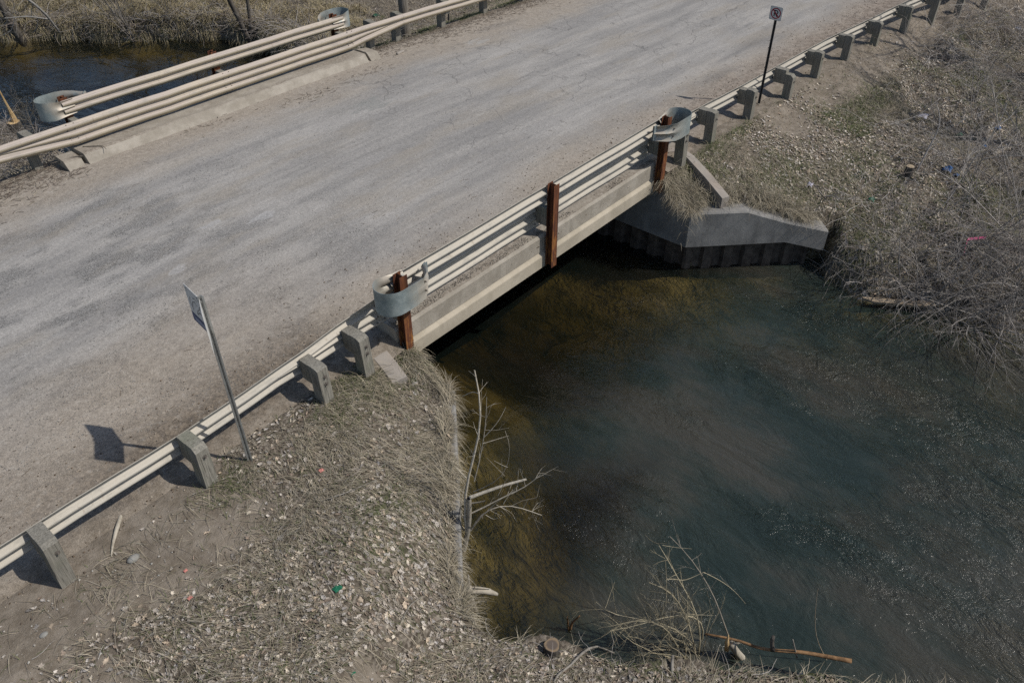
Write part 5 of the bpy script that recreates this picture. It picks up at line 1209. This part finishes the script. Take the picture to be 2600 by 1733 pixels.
tangle('fallen_twigs', 9000, -6, 34, 10.3, 36, lambda x, y: leafy(x, y)*np.clip(.35+sstep(.45, .6, fbm(x*.4, y*.4, 81)), 0, 1), 1.0, .0065, TWIG*.85, .4, .6)
far_edge = lambda x, y: off_road(x, y)*((x - np.interp(y, QY, QX)) < .9)
tangle('bank_roots', 26000, 4, 14, 12, 30, far_edge, .9, .009, TWIG*.9, .25, .4)
tangle('fallen_twigs', 1500, -4, 1.6, 10.2, 16, lambda x, y: off_road(x, y), .7, .006, TWIG, .3, .7)
# little sticks swept along the curb and shoulders, loose gravel
def road_scatter(n, x0, x1, y0, y1, dens):
    x = R.uniform(x0, x1, n); y = R.uniform(y0, y1, n); k = R.uniform(0, 1, n) < dens(x, y); x, y = x[k], y[k]
    z = zroad(x) + .05 - .05*((y-4.9)/4.9)**2 + (fbm(x*.7, y*1.1, 51)-.47)*.05 + .004; P = np.stack([x, y, z], 1); return P[in_view(P, 100)]
def pebbles(name, P, s0, s1, cols):
    n = len(P); O = np.array([(1,0,0),(0,1,0),(-1,0,0),(0,-1,0),(0,0,.7),(0,0,-.5)], float); F0 = np.array([(0,1,4),(1,2,4),(2,3,4),(3,0,4),(1,0,5),(2,1,5),(3,2,5),(0,3,5)])
    s = R.uniform(s0, s1, n)**1.0; a = R.uniform(0, 6.28, n); V_ = O[None]*s[:, None, None]*R.uniform(.6, 1.3, (n, 6, 1)); c_, s_ = np.cos(a)[:, None], np.sin(a)[:, None]
    x = V_[..., 0]*c_-V_[..., 1]*s_; y = V_[..., 0]*s_+V_[..., 1]*c_; V_ = np.stack([x, y, V_[..., 2]], -1)+P[:, None, :]
    F_ = (F0[None]+(np.arange(n)*6)[:, None, None]).reshape(-1, 3); c = cols[R.integers(0, len(cols), n)]*R.uniform(.7, 1.2, (n, 1))
    return tag(link(name, new_mesh(name, V_.reshape(-1, 3), F_, M['pebble'], np.repeat(c, 6, 0))), kind='stuff')
GRV = np.array([(.25, .25, .25), (.30, .29, .28), (.20, .20, .20), (.36, .34, .31), (.40, .39, .37), (.16, .155, .15)])
pebbles('gravel', road_scatter(40000, -7, 9, .1, 8.8, lambda x, y: np.clip(sstep(.50, .64, fbm(x*.8, y*1.5, 91))*sstep(5, -1, x)*1.0 + .05, 0, 1)), .004, .012, GRV)
pebbles('gravel', road_scatter(9000, -6, 26, -.2, 2.2, lambda x, y: sstep(2.2, .2, y)*.8), .006, .020, np.array([(.16, .12, .085), (.36, .31, .25), (.10, .075, .055), (.28, .24, .2)]))
n_ = 2600; P = np.stack([R.uniform(1.0, 8.6, n_), np.clip(R.normal(-.07, .05, n_), -.14, .4), np.full(n_, .302)], 1); P = P[R.uniform(0, 1, n_) < sstep(.40, .58, fbm(P[:, 0]*1.7, P[:, 1]*5, 99))]; pebbles('curb_grit', P, .005, .014, np.array([(.30, .27, .23), (.20, .18, .155), (.36, .33, .29), (.13, .115, .10)]))
P = land(9000, -9, 20, -4.5, -.3, lambda x, y: bare_mask(x, y)); pebbles('gravel', P + [0, 0, .004], .006, .020, np.array([(.36, .33, .29), (.26, .23, .19), (.42, .40, .36), (.14, .11, .085)]))
def flat_sticks(name, P, ln_, r, cols):
    n = len(P); S = 4; a = R.normal(.1, .8, n); d = np.stack([np.cos(a), np.sin(a), np.zeros(n)], 1); pts = np.zeros((n, S, 3)); pts[:, 0] = P+[0, 0, .01]; L_ = ln_*R.uniform(.3, 1.5, n)
    for k in range(1, S): d = d + R.normal(0, .2, (n, 3))*[1, 1, .15]; d /= np.linalg.norm(d, axis=1)[:, None]; pts[:, k] = pts[:, k-1]+d*(L_/(S-1))[:, None]
    V_, F_, per = many_tubes([(pts[i], np.full(S, r)) for i in range(n)], 3); c = cols[R.integers(0, len(cols), n)]*R.uniform(.7, 1.25, (n, 1))
    return tag(link(name, new_mesh(name, V_, F_, M['twig'], np.repeat(c, per, 0))), kind='stuff')
flat_sticks('swept_debris', road_scatter(2600, -6, 24, 8.1, 9.9, lambda x, y: np.exp(-((y-8.75-.25*np.sin(x*.7))/.28)**2)*sstep(.45, .6, fbm(x*.9, y*2, 95))*((x < 9.2) | (y > 8.6)) + .04), .13, .004, np.array([(.12, .09, .07), (.20, .16, .13), (.30, .26, .2)]))
flat_sticks('swept_debris', road_scatter(5000, 8.8, 24, 8.9, 10.05, lambda x, y: sstep(8.9, 9.8, y)), .12, .004, np.array([(.14, .11, .09), (.22, .18, .15), (.33, .29, .24)]))
flat_sticks('swept_debris', road_scatter(3500, -7, .6, 8.6, 10.05, lambda x, y: sstep(8.6, 9.4, y)), .13, .004, np.array([(.14, .11, .09), (.22, .18, .15), (.36, .32, .26)]))
flat_sticks('swept_debris', road_scatter(500, -6, 20, .1, 3.0, lambda x, y: np.ones_like(x)*.5), .10, .003, np.array([(.14, .10, .07), (.38, .33, .26)]))
